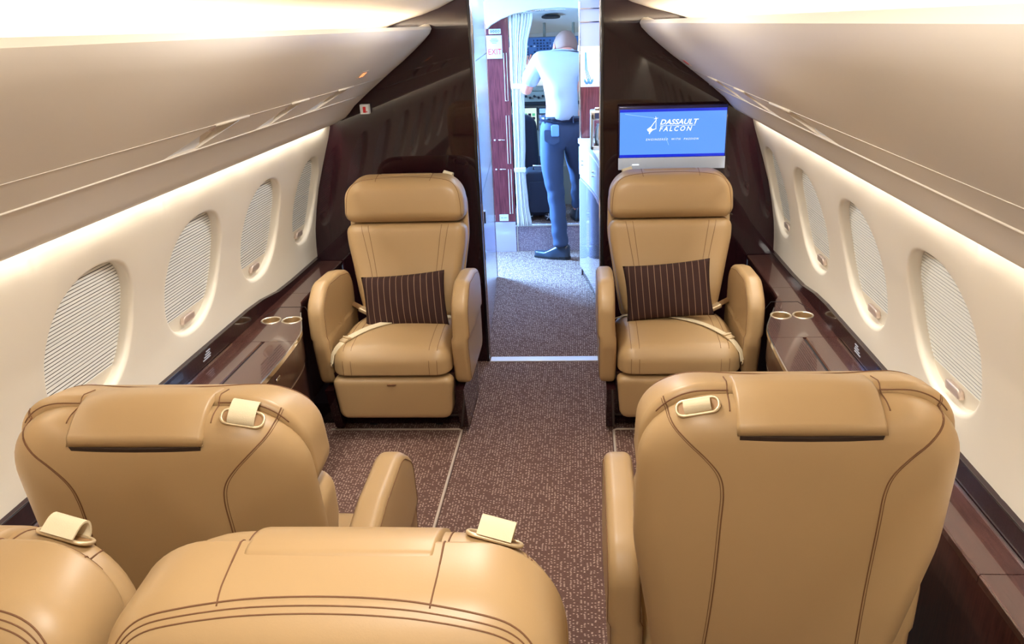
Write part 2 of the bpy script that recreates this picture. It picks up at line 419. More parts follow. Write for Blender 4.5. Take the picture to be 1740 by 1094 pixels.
def window(s, idx, n):
    yc = WIN[idx]; a, b = (.188, .196) if idx < len(WIN) - 1 else (.150, .196)
    w = bpy.data.objects.new('window_%d' % n, None); COL.objects.link(w); w['kind'] = 'structure'
    # pleated shade: zig-zag sheet filling the opening behind the rim
    pitch = .0104; V, Fc, Fu = [], [], []; tl = TC - b * .74; tt = TC + b + .004
    rows = int((tt - tl) / pitch)
    for r in range(rows):
        for t, d in ((tl + r * pitch, .030), (tl + (r + .56) * pitch, .0325), (tl + (r + .60) * pitch, .043), (tl + (r + .99) * pitch, .043)):
            q = (t - TC) / (b + .006); hw = (a + .002) * (1 - min(1, abs(q)) ** 2.35) ** (1 / 2.35) if abs(q) < 1 else 0
            hw = max(hw, .004); V += [wall_pt(s, yc - hw, t, d), wall_pt(s, yc + hw, t, d)]
            k = len(V) // 2 - 1
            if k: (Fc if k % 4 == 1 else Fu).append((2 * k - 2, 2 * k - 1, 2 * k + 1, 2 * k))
    ps = mk('pleated_shade', (V, Fc + Fu), M['shade'], w); ps.data.materials.append(M['pleat_shadow'])
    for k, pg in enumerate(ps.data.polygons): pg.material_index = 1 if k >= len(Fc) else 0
    # bottom rail plate
    V, Fc = [], []
    tb = TC - b + .002; m_ = 10
    for d in (.029, .046):
        for r in range(m_ + 1):
            t = tb + (tl + .003 - tb) * r / m_; q = (t - TC) / (b + .004); hw = (a + .003) * (1 - min(1, abs(q)) ** 2.35) ** (1 / 2.35)
            V += [wall_pt(s, yc - hw, t, d), wall_pt(s, yc + hw, t, d)]
    for j in range(2):
        o = j * 2 * (m_ + 1)
        for r in range(m_): Fc.append((o + 2 * r, o + 2 * r + 1, o + 2 * r + 3, o + 2 * r + 2))
    e = 2 * (m_ + 1); Fc.append((2 * m_, 2 * m_ + 1, e + 2 * m_ + 1, e + 2 * m_))
    mk('shade_rail', (V, Fc), M['wall'], w)
    th = TC - b * .84
    ol = rpoly([(-.044, -.015, .010), (.044, -.015, .010), (.036, .015, .010), (-.036, .015, .010)], 28)
    mk('pull_handle', slab(ol, 0, .016, .005, lambda u, v, h: wall_pt(s, yc + u, th + v + h * .3, .029 - h), nin=3, nf=3), M['pull'], w, True)
    # outer pane and reveal behind the shade
    ring_ = [superel(k, 40, a + .01, b + .01, 2.35) for k in range(40)]
    mk('outer_pane', ([wall_pt(s, yc + p[0], TC + p[1], .066) for p in ring_], [tuple(range(40))]), M['cgrey'], w)
n = 0
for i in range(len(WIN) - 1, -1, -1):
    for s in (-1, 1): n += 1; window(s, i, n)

# overhead bins ------------------------------------------------------
BP = [(.665, 1.560), (.52, 1.585), (.470, 1.603), (.452, 1.603), (.447, 1.592), (.455, 1.575), (.485, 1.545), (.530, 1.507), (.585, 1.463), (.628, 1.432), (.668, 1.402)]
BP2 = [(.668, 1.402), (.71, 1.370), (.752, 1.338)]
BP3 = [(.752, 1.338), (.79, 1.307), (.822, 1.281), (.848, 1.252), (.868, 1.232), (.90, 1.216), (.924, 1.206), (.933, 1.207), (.934, 1.218), (.934, 1.262), (.950, 1.275)]
def extr(s, prof, ys, shrink=None):
    V, Fc = [], []; n = len(prof)
    for y in ys:
        k = 0
        if y > 3.60: q = (y - 3.60) / .09; k = .035 * (1 - sqrt(max(0, 1 - q * q)))
        for x, z in prof: V.append((s * (x + k * .6), y, z + k * .35))
    for j in range(len(ys) - 1):
        for i in range(n - 1): Fc.append((j * n + i, j * n + i + 1, (j + 1) * n + i + 1, (j + 1) * n + i))
    return V, Fc
YS = [YR, 0, 1.5, 2.5, 3.3, 3.60, 3.62, 3.64, 3.655, 3.67, 3.68, 3.689]
RECS = [(1.76, 1.92, .13), (2.30, 2.42, .12), (2.72, 2.88, .19)]
def overhead(s, side):
    b = thing('overhead_bin', 'long beige curved overhead bin above the %s windows' % side, 'overhead bin')
    mk('upper_panel', extr(s, BP, YS), M['bin'], b, 40)
    mk('lower_panel', extr(s, BP3, YS), M['bin'], b, 40)
    # service strip split by light recesses (skewed openings)
    edges = [(YR, YR)]
    def P(y, v, d=0):  # v 0 bottom(groove) .. 1 top ; d outward into the bin
        x = .752 + (.668 - .752) * v; z = 1.338 + (1.402 - 1.338) * v
        k = 0
        if y > 3.60: q = (y - 3.60) / .09; k = .035 * (1 - sqrt(max(0, 1 - min(q, 1) ** 2)))
        return Vector((s * (x + .606 * d + k * .6), y, z + .795 * d + k * .35))
    start = (YR, YR); segs = []
    for y0, y1, sk in RECS:
        segs.append((start, (y0, y0 + sk))); start = (y1, y1 + sk)
    segs.append((start, (3.60, 3.60)))
    for (a0, a1), (b0, b1) in segs:
        mk('service_panel', join(([P(a0 + .001, .02), P(b0 - .001, .02), P(b1 - .001, .98), P(a1 + .001, .98)], [(0, 1, 2, 3)]),
           ([P(a0 + .001, .02), P(b0 - .001, .02), P(b0 - .001, .02, .012), P(a0 + .001, .02, .012)], [(0, 1, 2, 3)]),
           ([P(a1 + .001, .98), P(b1 - .001, .98), P(b1 - .001, .98, .012), P(a1 + .001, .98, .012)], [(0, 1, 2, 3)])), M['bin'], b)
    mk('end_panel', extr(s, BP2, [3.60, 3.62, 3.64, 3.655, 3.67, 3.68, 3.689]), M['bin'], b, 40)
    mk('backing_strip', ([P(YR, -.1, .014), P(3.60, -.1, .014), P(3.60, 1.1, .014), P(YR, 1.1, .014)], [(0, 1, 2, 3)]), M['leather_fold'], b) if False else None
    for i, v in ((0, 0.0), (1, 1.0)):
        pts = [P(y, v, -.0008) for y in (YR, 0, 1, 2, 3, 3.6)]
        mk('trim_line', tube(pts, .0024 if i == 0 else .0007, 6), M['bin_trim'], b, True)
    for y0, y1, sk in RECS:
        A, B, C_, D = P(y0, 0), P(y1, 0), P(y1 + sk, 1), P(y0 + sk, 1)
        dz = .045
        a, bb, c, d = (P(y0 + .01, .1, dz), P(y1 - .01, .1, dz * .2), P(y1 + sk - .01, .95, dz * .8), P(y0 + sk + .01, .95, dz))
        rp = mk('light_recess', ([A, B, C_, D, a, bb, c, d], [(0, 1, 5, 4), (1, 2, 6, 5), (2, 3, 7, 6), (3, 0, 4, 7), (4, 5, 6, 7)]), M['leather_fold'] if False else M['bin_trim'], b)
        # white triangular lens at the lower end
        q0, q1, q2 = P(y0 + .004, .02, .003), P(y1 + .02, .02, .003), P((y0 + y1) / 2 + sk * .45, .5, .016)
        lens = [q0, q1, q2]; off = Vector((s * .606, 0, .795)) * .006
        mk('light_lens', (lens + [p + off for p in lens], [(0, 1, 2), (3, 4, 5), (0, 1, 4, 3), (1, 2, 5, 4), (2, 0, 3, 5)]), M['white'], rp)
        # eyeball nozzle
        c0 = P((y0 + y1) / 2 + sk * .66, .66, .018)
        nn = -Vector((s * .606, 0, .795))
        mk('air_nozzle', join(tube([c0 + nn * -.02, c0 + nn * .006, c0 + nn * .012], [.013, .013, .010], 16), tube([c0 + nn * .0125, c0 + nn * .014], [.006, .004], 12)), M['pull'], rp, 40)
        mk('bezel_strip', tube([P(y0 + sk - .02, 1.0, -.002), P(y1 + sk + .02, 1.0, -.002)], .0035, 6), M['bin_trim'], rp, True)
    # lit passenger sign on the upper panel
    ys = 3.02 if s < 0 else 3.28
    def Q(y, v, d=0):
        x = .585 + (.628 - .585) * v; z = 1.463 + (1.432 - 1.463) * v
        return Vector((s * (x - .585 * d), y, z - .81 * d))
    fr = mk('passenger_sign', prism([(ys - .055, .15), (ys + .035, .15), (ys + .055, .95), (ys - .035, .95)], 0, .002, lambda a, b_, h: Q(a, b_, h)), M['pull'], b)
    for k, (ya, w_) in enumerate(((-.018, .012), (.008, .012), (-.03, .004))):
        mk('sign_symbol', prism([(ys + ya, .3), (ys + ya + w_, .3), (ys + ya + w_ + .012, .8), (ys + ya + .012, .8)], .002, .0032, lambda a, b_, h: Q(a, b_, h)), M['orange_lit'] if s < 0 else M['red'], fr)
    return b
overhead(-1, 'left'); overhead(1, 'right')

# ceiling ------------------------------------------------------------
CP = [(.69, 1.592), (.64, 1.612), (.58, 1.630), (.50, 1.650), (.42, 1.676), (.34, 1.712), (.24, 1.756), (.13, 1.786), (0, 1.797)]
CPF = [(-x, z) for x, z in CP] + [(x, z) for x, z in reversed(CP[:-1])]
V = [(x, y, z) for y in (YR, 0, 2, YB) for x, z in CPF]; n = len(CPF)
mk('ceiling', (V, [(j * n + i, j * n + i + 1, (j + 1) * n + i + 1, (j + 1) * n + i) for j in range(3) for i in range(n - 1)]), M['ceiling'], smooth=True, kind='structure')

# front bulkhead: two glossy dark halves with a doorway, thickness .07
def half(s):
    out = [(.297, -.0), (1.14, 0), (1.14, .6), (1.12, .85), (1.02, 1.2), (.98, 1.3), (.72, 1.62), (.42, 1.70), (.30, 1.80), (.285, 1.80), (.297, 1.2)]
    return prism([(s * x, z) for x, z in out], YB, YB + .06, lambda a, b, h: (a, h, b))
mk('wall_front', join(half(-1), half(1)), M['wood'], kind='structure')
mk('wall_rear', box(-1.15, 1.15, YR - .05, YR, 0, 1.85), M['wall'], kind='structure')
for s, nm in ((-1, 1), (1, 2)):
    # door jamb strips either side of the doorway
    mk('trim_%d' % nm, join(box(min(s * .297, s * .283), max(s * .297, s * .283), YB - .006, YB + .075, 0, 1.79, .003)), M['black'], kind='structure', smooth=30)
    mk('trim_%d' % (nm + 2), box(min(s * .283, s * .279), max(s * .283, s * .279), YB + .03, YB + .05, .01, 1.78), M['chrome'], kind='structure')
# door sill plate
tag(mk('sill_plate', box(-.279, .279, YB - .01, YB + .045, 0, .006, .002), M['sill']), 'bright metal sill plate across the doorway floor', 'sill')

# lower side liners (dark, below the ledges)
for s, sd in ((-1, 'left'), (1, 'right')):
    x0, x1 = sorted((s * 1.02, s * 1.035))
    mk('baseboard_' + sd, join(box(x0, x1, YR, YB, 0, .30), box(*sorted((s * 1.0, s * 1.02)), YR, YB, .09, .10)), M['black'], kind='structure')

# ================================================================== SIDE LEDGES
ZL = .548
def ledge(s, side):
    t = thing('side_ledge', 'glossy dark wood ledge with cup holders along the %s wall' % side, 'ledge')
    def f(x, y, z): return (s * x, y, z)
    # plan outline of the inner edge (half width, y)
    inner = [(.985, YR), (.985, 1.70), (.93, 1.80), (.862, 1.95), (.848, 2.25), (.852, 2.50), (.866, 2.70), (.898, 2.81), (.938, 2.92), (.968, 3.03), (.985, 3.12), (.985, 3.68)]
    pl = catmull([(a, b, 0) for a, b in inner], 66)
    pin = [(p.x, p.y) for p in pl]
    # top slabs split by hairline joints at given y
    cuts = [YR, -.9, .3, 1.33, 1.74, 2.62, 3.18, 3.685]
    def xi(y):
        for (a, b), (c, d) in zip(pin, pin[1:]):
            if b <= y <= d + 1e-6: return a + (c - a) * (y - b) / max(d - b, 1e-6)
        return .985
    for y0, y1 in zip(cuts, cuts[1:]):
        m_ = max(2, int((y1 - y0) / .04)) + 1
        ys = [y0 + .0012 + (y1 - y0 - .0024) * k / (m_ - 1) for k in range(m_)]
        if y0 == 1.74: # table leaf section handled apart (cup-holder and lid)
            segs = [(lambda y: .981, lambda y: 1.092, 'top_panel'), (lambda y: xi(y) + .0, lambda y: .970, 'table_lid')]
        else: segs = [(lambda y: xi(y), lambda y: 1.092, 'top_panel')]
        for fa, fb, nm in segs:
            ysx = ys
            poly = [(fa(y), y) for y in ysx] + [(fb(y), y) for y in reversed(ysx)]
            V, Fc = [], []; q = len(ysx)
            for y in ysx:
                a, b = fa(y), fb(y)
                V += [f(a, y, ZL - .02), f(a, y, ZL - .004), f(a + .004, y, ZL), f(b, y, ZL), f(b, y, ZL - .02)]
            for i in range(q - 1):
                for k in range(5): Fc.append((5 * i + k, 5 * i + (k + 1) % 5, 5 * i + 5 + (k + 1) % 5, 5 * i + 5 + k))
            Fc += [(0, 1, 2, 3, 4), tuple(5 * (q - 1) + k for k in range(5))]
            holes = y0 == 2.62
            o = mk(nm, (V, Fc), M['top'], t)
            if holes:
                cut = mk('cutter', join(cyl((s * .948, 2.845, ZL - .1), (s * .948, 2.845, ZL + .1), .0345, 40), cyl((s * 1.031, 2.845, ZL - .1), (s * 1.031, 2.845, ZL + .1), .0345, 40)), M['top'])
                md = o.modifiers.new('b', 'BOOLEAN'); md.object = cut; md.operation = 'DIFFERENCE'; md.solver = 'EXACT'
                bpy.context.view_layer.update()
                me = bpy.data.meshes.new_from_object(o.evaluated_get(bpy.context.evaluated_depsgraph_get()))
                o.modifiers.clear(); o.data = me; bpy.data.objects.remove(cut)
    # cup holders
    for xc_ in (.948, 1.031):
        c = mk('cup_holder', lathe([(.0325, .0), (.0345, .002), (.0385, .0025), (.040, 0), (.038, -.001)], (s * xc_, 2.845, ZL), 40), M['cupmetal'], t, 50)
        mk('cup_well', lathe([(.0328, .001), (.0325, -.058), (.0, -.060)], (s * xc_, 2.845, ZL), 40), M['cupin'], c, 50)
    mk('lid_gap', box(*sorted((s * .9705, s * .9805)), 1.745, 2.615, ZL - .018, ZL - .006), M['blackm'], t)
    # round-cornered lid outline in front of the cup holders
    mk('lid_joint', tube([f(x, y, ZL + .0003) for x, y in ((.90, 2.91), (.945, 3.00), (1.05, 3.00), (1.075, 2.90))], .0012, 5), M['blackm'], t)
    for ya, yb_ in ((YR, 1.86), (3.02, 3.68)): mk('plinth', box(*sorted((s * .895, s * .992)), ya, yb_, .0, .095), M['black'], t)
    # vertical back panel against the wall
    bp = [(y, ZL - .01, ztop) for y, ztop in ((YR, .612), (2.80, .606), (2.95, .598), (3.12, .576), (3.3, .570), (3.685, .568))]
    V, Fc = [], []
    for y, a, b in bp: V += [f(1.092, y, a), f(1.092, y, b), f(1.112, y, b + .004), f(1.12, y, a)]
    for i in range(len(bp) - 1):
        for k in range(4): Fc.append((4 * i + k, 4 * i + (k + 1) % 4, 4 * i + 4 + (k + 1) % 4, 4 * i + 4 + k))
    Fc += [(0, 1, 2, 3), tuple(4 * (len(bp) - 1) + k for k in range(4))]
    mk('back_panel', (V, Fc), M['wood'], t, label='dark maroon gloss strip rising to the cream wall')
    mk('edge_gap', tube([f(1.0925, y, b + .001) for y, a, b in bp], .0022, 6), M['black'], t)
    # skirt following the inner edge
    V, Fc = [], []
    for x, y in pin: V += [f(x + .012, y, .0), f(x + .012, y, .40), f(x + .004, y, .425), f(x + .004, y, ZL - .018)]
    for i in range(len(pin) - 1):
        for k in range(3): Fc.append((4 * i + k, 4 * i + k + 1, 4 * i + 5 + k, 4 * i + 4 + k))
    mk('side_panel', (V, Fc), M['side'], t, 40)
    bulge = [p for p in pin if 1.80 < p[1] < 2.95]
    mk('edge_trim', ribbon([f(x + .001, y, ZL - .009) for x, y in bulge], .016, .006, (0, 0, 1)), M['chrome'], t, 40, label='bright chrome edge strip')
    mk('drawer_line', ribbon([f(x + .0105, y, .40) for x, y in bulge], .004, .003, (0, 0, 1)), M['brushed'], t)
    mk('latch', slab(rpoly([(-.02, -.006, .005), (.02, -.006, .005), (.02, .006, .005), (-.02, .006, .005)], 20), 0, .004, .0015, lambda u, v, h: Vector(f(xi(2.40 + u) + .003 - h, 2.40 + u, .50 + v)), nin=3, nf=2), M['chrome'], t, True)
    # switches and printed legend on the back panel
    yp = 2.42
    for k in range(4):
        mk('printed_legend', box(*sorted((s * 1.0905, s * 1.092)), yp - .035 + .01 * k, yp + .02 + .004 * (k % 2), .570 + .0075 * k, .5735 + .0075 * k), M['greyprint'], t)
    mk('control_strip', box(*sorted((s * 1.088, s * 1.093)), 1.86, 2.24, .575, .60, .002), M['dark_screen'], t, label='small black gloss control strip')
    mk('seat_rail', ribbon([f(1.088, y, ZL + .002) for y in (1.0, 1.5, 2.0, 2.6)], .004, .003, (1, 0, 0)), M['chrome'], t)
    return t
ledge(-1, 'left'); ledge(1, 'right')

# ================================================================== ARMCHAIRS
def armchair(loc, facing, L, recl, inb, label, arms=(-1, 1), armx=0, detail_front=True, name='armchair', zc=0.0, front_belt=True, armz=0.0):
    """facing +1: looks along +Y; -1: looks along -Y. inb = local x sign of the aisle side (after rotation handled here)"""
    rz = 0 if facing > 0 else pi
    t = thing(name, label, 'armchair', loc, rz, 'tan leather cabin armchairs')
    ib = inb * (1 if facing > 0 else -1)      # local x direction of the inboard side
    a = radians(recl); H0 = .385; Y0 = -.215
    def B(u, w, h):   # back frame: u lateral, w up, h forward
        return Vector((u, Y0 + h * cos(a) - w * sin(a), H0 + w * cos(a) + h * sin(a)))
    # --- shell
    Ls = L - .012
    def rearcurve(u, w, h):
        if h < 0: h = h * (1 - .28 * (abs(u) / .27) ** 2.5)
        return B(u, w, h)
    ol = rpoly([(-.205, -.04, .06), (.205, -.04, .06), (.268, .36, .35), (.262, Ls, .125), (-.262, Ls, .125), (-.268, .36, .35)], 120)
    sh = slab(ol, -.088, -.012, .010, rearcurve, c0=.012, nin=10, r0=.052, nf=7)
    shell = mk('backrest', sh, M['leather'], t, True)
    # --- headrest pad over the crest
    wb = L - .205
    oh = rpoly([(-.266, wb, .045), (.266, wb, .045), (.258, L, .115), (-.258, L, .115)], 120)
    def HB(u, w, h): return B(u, w - .034 * max(0, (w - wb) / (L - wb)) ** 2 * max(0, h / .1) ** 1.2, h)
    hd = slab(oh, -.016, .104, .042, HB, c1=.010, r0=.016, nin=9, nf=7)
    head = mk('headrest', hd, M['leather'], t, True)
    # --- lower back cushion
    oc = rpoly([(-.200, .0, .045), (.200, .0, .045), (.262, .34, .25), (.264, wb - .003, .040), (-.264, wb - .003, .040), (-.262, .34, .25)], 120)
    bc = slab(oc, -.016, .090, .036, lambda u, w, h: B(u, w, h + (.022 * math.exp(-((w - .10) / .12) ** 2) if h > 0 else 0)), c1=.008, r0=.012, nin=9)
    cush = mk('back_cushion', bc, M['leather'], t, True)
    # --- flap wrapped over crest
    fw = .112
    prof = ([(.026, L - .016), (.016, L - .004), (.006, L - .001)] if facing < 0 else [(.052, L - .034), (.040, L - .014), (.025, L - .006), (.006, L - .001)]) + [(-.012, L + .001), (-.034, L - .004), (-.052, L - .0135), (-.068, L - .026), (-.078, L - .037)]
    pp = catmull([(p[0], p[1], 0) for p in prof], 22); npp = len(pp)
    V, Fc = [], []
    us = [-1, -.985, -.95, -.5, 0, .5, .95, .985, 1]; dz = [-.010, -.002, 0, .0015, .002, .0015, 0, -.003, -.010]
    for i, p in enumerate(pp):
        tt = (pp[min(i + 1, npp - 1)] - pp[max(i - 1, 0)]).normalized(); nn = Vector((tt.y, -tt.x, 0)); nn = nn if nn.y > 0 or nn.x < 0 else -nn
        e = i / (npp - 1); wdt = fw * (1 + .03 * e)
        for u, d in zip(us, dz):
            q = p + nn * ((d if facing > 0 else d * .25 - (.0 if abs(u) < 1 else .01)) + (.0015 if facing > 0 else .0003) + .010 * max(0, e - .40) ** 1.5 / .46); V.append(B(u * wdt, q.y, q.x))
    m_ = len(us)
    for i in range(npp - 1):
        for k in range(m_ - 1): Fc.append((i * m_ + k, i * m_ + k + 1, (i + 1) * m_ + k + 1, (i + 1) * m_ + k))
    # rolled lower hem
    last = (npp - 1) * m_; n0 = len(V)
    for (dh, dw) in ((-.001, -.008), (.008, -.009), (.022, -.002)):
        for u in us: V.append(B(u * fw * 1.03, pp[-1].y + dw, pp[-1].x - .008 + dh - (.004 if dh < .01 else -.0)))
    for j in range(3):
        A = last if j == 0 else n0 + (j - 1) * m_; Bq = n0 + j * m_
        for k in range(m_ - 1): Fc.append((A + k, A + k + 1, Bq + k + 1, Bq + k))
    flap = mk('headrest_flap', (V, Fc), M['leather'], t, True)
    mk('flap_shadow_strip', ribbon([B(u, L - .049 - .003 * cos(u * 14), -.0900 + .010 * (abs(u) / .27) ** 2) for u in (-.110, -.08, -.04, 0, .04, .08, .110)], .010, .004, B(0, 1, -.35) - B(0, 0, 0)), M['flap_shadow'], flap, label='dark strip standing for the shadow under the flap')  # dark ribbon painting in the hem's shadow on the shell
    # side lines of the flap on the crest
    tree_r = bvh(sh, hd)
    up = (B(0, 1, 0) - B(0, 0, 0)); fwd = (B(0, 0, 1) - B(0, 0, 0))
    # --- rear stitching
    for sx in (-1, 1):
        pts = [(sx * u, w) for u, w in ((.150, 0), (.138, .12), (.130, .28), (.128, L - .22), (.128, L - .16), (.136, L - .125), (.158, L - .095), (.188, L - .066), (.212, L - .045), (.222, L - .028), (.224, L - .020))]
        seam(tree_r, [B(p[0], p[1], -.3) for p in pts], fwd, shell, .0012, 70)
        pts2 = [(p[0] + sx * .0045, p[1]) for p in pts]
        if facing > 0: seam(tree_r, [B(p[0], p[1], -.3) for p in pts2], fwd, shell, .0006, 70)
    # --- belt bezel + webbing on the crest, inboard
    if facing > 0:
        bu, bw, bh = ib * .172, L - .014, -.050; nrm = (B(0, 1, -.62) - B(0, 0, 0)).normalized()
    else:
        bu, bw, bh = ib * .175, L - .008, -.050; nrm = (B(0, 1, -.55) - B(0, 0, 0)).normalized()
    ux = Vector((1, 0, 0)); vy = nrm.cross(ux).normalized(); 
    hit = tree_r.ray_cast(B(bu, bw, bh) + nrm * .3, -nrm)
    c = (hit[0] if hit[0] is not None else B(bu, bw, bh)) - nrm * .002
    if hit[1] is not None:
        nrm = (hit[1] if hit[1].dot(nrm) > 0 else -hit[1]).normalized(); ux = (ux - nrm * ux.dot(nrm)).normalized(); vy = nrm.cross(ux).normalized()
    ring_o = rpoly([(-.034, -.0145, .012), (.034, -.0145, .012), (.034, .0145, .012), (-.034, .0145, .012)], 40)
    bz = mk('belt_bezel', tube([c + ux * p.x + vy * p.y + nrm * .003 for p in ring_o], .0027, 8, closed=True), M['gold'], t, True)
    mk('belt_slot', prism([(p.x * .93, p.y * .9) for p in ring_o], 0, .0028, lambda u, v, h: c + ux * u + vy * v + nrm * h), M['leather_fold'], bz)
    vs = vy if vy.z > 0 else -vy
    if facing > 0 and ib < 0: path = [c - vs * .010 - nrm * .004, c - vs * .008 + nrm * .010, c + nrm * .0145, c + vs * .010 + nrm * .008, c + vs * .013 - nrm * .004]
    elif facing > 0: path = [c - vs * .012 - nrm * .004, c - vs * .013 + nrm * .012, c + vs * .004 + nrm * .020, c + vs * .024 + nrm * .016, c + vs * .036 + nrm * .002]
    else:
        fv = vy if (vy - fwd * 0).dot(fwd) > 0 else -vy
        path = [c - fv * .016 - nrm * .004, c - fv * .015 + nrm * .012, c - fv * .004 + nrm * .026, c + fv * .010 + nrm * .024, c + fv * .020 + nrm * .006]
    mk('shoulder_belt', ribbon(catmull(path, 14), .043, .0028, ux), M['webbing'], t, 50)
    # --- front stitching on headrest rim and cushion
    tf = bvh(hd, bc); back = -fwd
    rim = []
    for (u, w) in ((-.258, wb + .03), (-.256, L - .12), (-.243, L - .062), (-.205, L - .026), (-.12, L - .012), (0, L - .008), (.12, L - .012), (.205, L - .026), (.243, L - .062), (.256, L - .12), (.258, wb + .03)):
        rim.append((u * .968, w - .006))
    seam(tf, [B(u, w - (.010 if loc[1] < 1 else 0), .4) for u, w in rim], back, head, .0011, 90)
    if loc[1] < 1.0: seam(tf, [B(u * .993, w - .0155, .4) for u, w in rim], back, head, .0009, 90); seam(tf, [B(u * .983, w - .021, .4) for u, w in rim], back, head, .0009, 90)
    # crest cross seams (short seams from flap side to outer edge)
    for sx in (-1, 1):
        pts = [B(sx * .121, L + .2, .03), B(sx * .122, L + .2, -.02), B(sx * .124, L + .2, -.06)]
        seam(bvh(sh, hd, (V, Fc)), pts, -up, head, .0011, 16)
        seam(tree_r, [B(sx * (.112 if facing < 0 else .12), L + .2, -.014), B(sx * .17, L + .2, -.014), B(sx * .235, L + .2, -.014)], -up, head, .0012, 24)
        if facing < 0: seam(tf, [B(sx * .121, L + .2, -.01), B(sx * .121, L + .2, .03), B(sx * .120, L + .2, .06), B(sx * .118, L + .2, .082)], -up, head, .0010, 20)
        for u0, u1 in ((.192, .148), (.162, .128)):
            seam(tf, [B(sx * u0, wb - .012, .4), B(sx * (u0 * .6 + u1 * .4), wb - .10, .4), B(sx * u1, wb - .26, .4), B(sx * u1, .06, .4)], back, cush, .0009, 36)
    # --- seat cushion (plan outline x,y ; height z)
    zt = .405 + zc
    os_ = rpoly([(-.240, -.20, .062), (.240, -.20, .062), (.243, .30, .066), (-.243, .30, .066)], 120)
    def SC(u, v, h):
        if h > zt - .12: h += .018 * math.exp(-((v - .05) / .28) ** 2) - .012 * max(0, (v - .2) / .1) ** 2 * 0 + (-.02 * max(0, -v) / .2)
        return Vector((u, v, h))
    sc = slab(os_, .300, zt, .058, SC, c1=.020, r0=.010, nin=10, nf=8)
    seat = mk('seat_cushion', sc, M['leather'], t, True)
    ts = bvh(sc)
    for sx in (-1, 1):
        for u0 in (.158, .190):
            seam(ts, [(sx * u0, -.12, 1), (sx * u0 * .99, .05, 1), (sx * u0, .2, 1), (sx * u0, .270, 1)], (0, 0, -1), seat, .0009, 36)
            seam(ts, [(sx * u0, 1, .375 + zc), (sx * u0, 1, .35), (sx * u0, 1, .312)], (0, -1, 0), seat, .0009, 12)
    # --- leg rest front
    lo = rpoly([(-.243, .108, .035), (.243, .108, .035), (.246, .296, .026), (-.246, .296, .026)], 90)
    lr = slab(lo, -.1, .298, .022, lambda u, w, h: Vector((u * (1 - .05 * (.3 - w) / .2), h - .012 * (.3 - w) / .2, w)), c1=.004, nin=7)
    leg = mk('leg_rest', lr, M['leather'], t, True)
    if facing < 0 and loc[1] > 2: mk('pull_tab', box(-.018, .018, .296, .3035, .268, .274, .001), M['thread'], leg)
    # --- arms
    for sx in arms:
        az = armz
        pts = [(-.19, .245, .05), (.235, .240, .04), (.272, .42, .10), (.262, .575 + az, .085), (.165, .648 + az, .10), (-.02, .640 + az, .12), (-.19, .60 + az, .10)]
        oa = rpoly(pts, 120)
        am = slab(oa, .248, .313, .020, lambda u, v, h: Vector((sx * (h + armx + (.006 if v > .45 else 0)), u, v)), c1=.006, c0=.002, nin=9, nf=6)
        arm = mk('armrest', am, M['leather'], t, True)
        ta = bvh(am)
        # stitching round the outer face edge
        n_ = len(oa); cx = sum(p.x for p in oa) / n_; cy = sum(p.y for p in oa) / n_
        for k0, off_ in ((1, .018),):
            path = []
            for p in oa:
                d = Vector((cx - p.x, cy - p.y)).normalized(); q = p + d * off_; path.append(Vector((sx * 1, q.x, q.y)))
            path.append(path[0])
            seam(ta, path, (-sx, 0, 0), arm, .0010, 130)
            path = [Vector((sx * -.1, p.y, p.z)) for p in path]
            seam(ta, path, (sx, 0, 0), arm, .0009, 130)
    # --- base
    bs = prism([(-.20, .02), (.15, .02), (.19, .10), (.245, .30), (-.20, .30)], -.248, .248, lambda a_, b_, h: Vector((h, a_, b_)))
    mk('base', bs, M['wood'], t)
    for sx in arms:
        mk('side_skirt', prism([(-.16, .03), (.205, .03), (.275, .235), (-.16, .235)], .250, .286, lambda a_, b_, h: Vector((sx * h, a_, b_))), M['wood'], t)
    for sx in (-1, 1): mk('floor_track', box(sx * .145 - .015, sx * .145 + .015, -.2, .13, 0, .022), M['blackm'], t)
    # --- lap belt lying on the seat
    if front_belt:
        o_ = -ib
        tree_s = bvh(sc, bc)
        raw = [(ib * .20, -.085, 0), (ib * .10, -.04, 0), (-ib * .02, .03, 0), (-ib * .12, .10, 0), (-ib * .19, .185, 0), (-ib * .225, .235, 0)]
        pts = []
        for p in catmull(raw, 30):
            h = ts.ray_cast(Vector((p.x, p.y, 1)), Vector((0, 0, -1))); pts.append((h[0] if h[0] is not None else Vector((p.x, p.y, zt - .03))) + Vector((0, 0, .006)))
        pts = [pts[0] + Vector((ib * .05, -.01, -.02))] + pts + [pts[-1] + Vector((-ib * .015, .02, -.02)), pts[-1] + Vector((-ib * .022, .026, -.055))]
        lb = mk('lap_belt', ribbon(pts, .030, .0034, lambda i: Vector((.55, .85 * ib, .1)).normalized()), M['webbing'], t, 50)
        q = pts[-8]; d = (pts[-6] - pts[-10]).normalized(); s_ = d.cross(Vector((0, 0, 1))).normalized(); n_ = s_.cross(d)
        def BK(u, v, h): return q + d * u + s_ * v + n_ * h
        mk('belt_adjuster', join(prism([(-.018, -.018), (.018, -.018), (.018, .018), (-.018, .018)], .001, .006, BK), prism([(-.010, -.020), (-.004, -.020), (-.004, .020), (-.010, .020)], .006, .010, BK)), M['gold'], lb)
        e = pts[-1]
        mk('belt_hook', tube([e, e + Vector((0, .006, -.010)), e + Vector((0, -.004, -.022)), e + Vector((0, -.014, -.014))], .003, 8), M['gold'], lb, True)
        # buckle at the outboard rear corner
        c0 = Vector((-ib * .190, -.110, zt + .040)); d = Vector((ib * .8, .35, -.25)).normalized(); s_ = d.cross(Vector((0, 0, 1))).normalized(); n_ = s_.cross(d)
        def BK2(u, v, h): return c0 + d * u + s_ * v + n_ * h
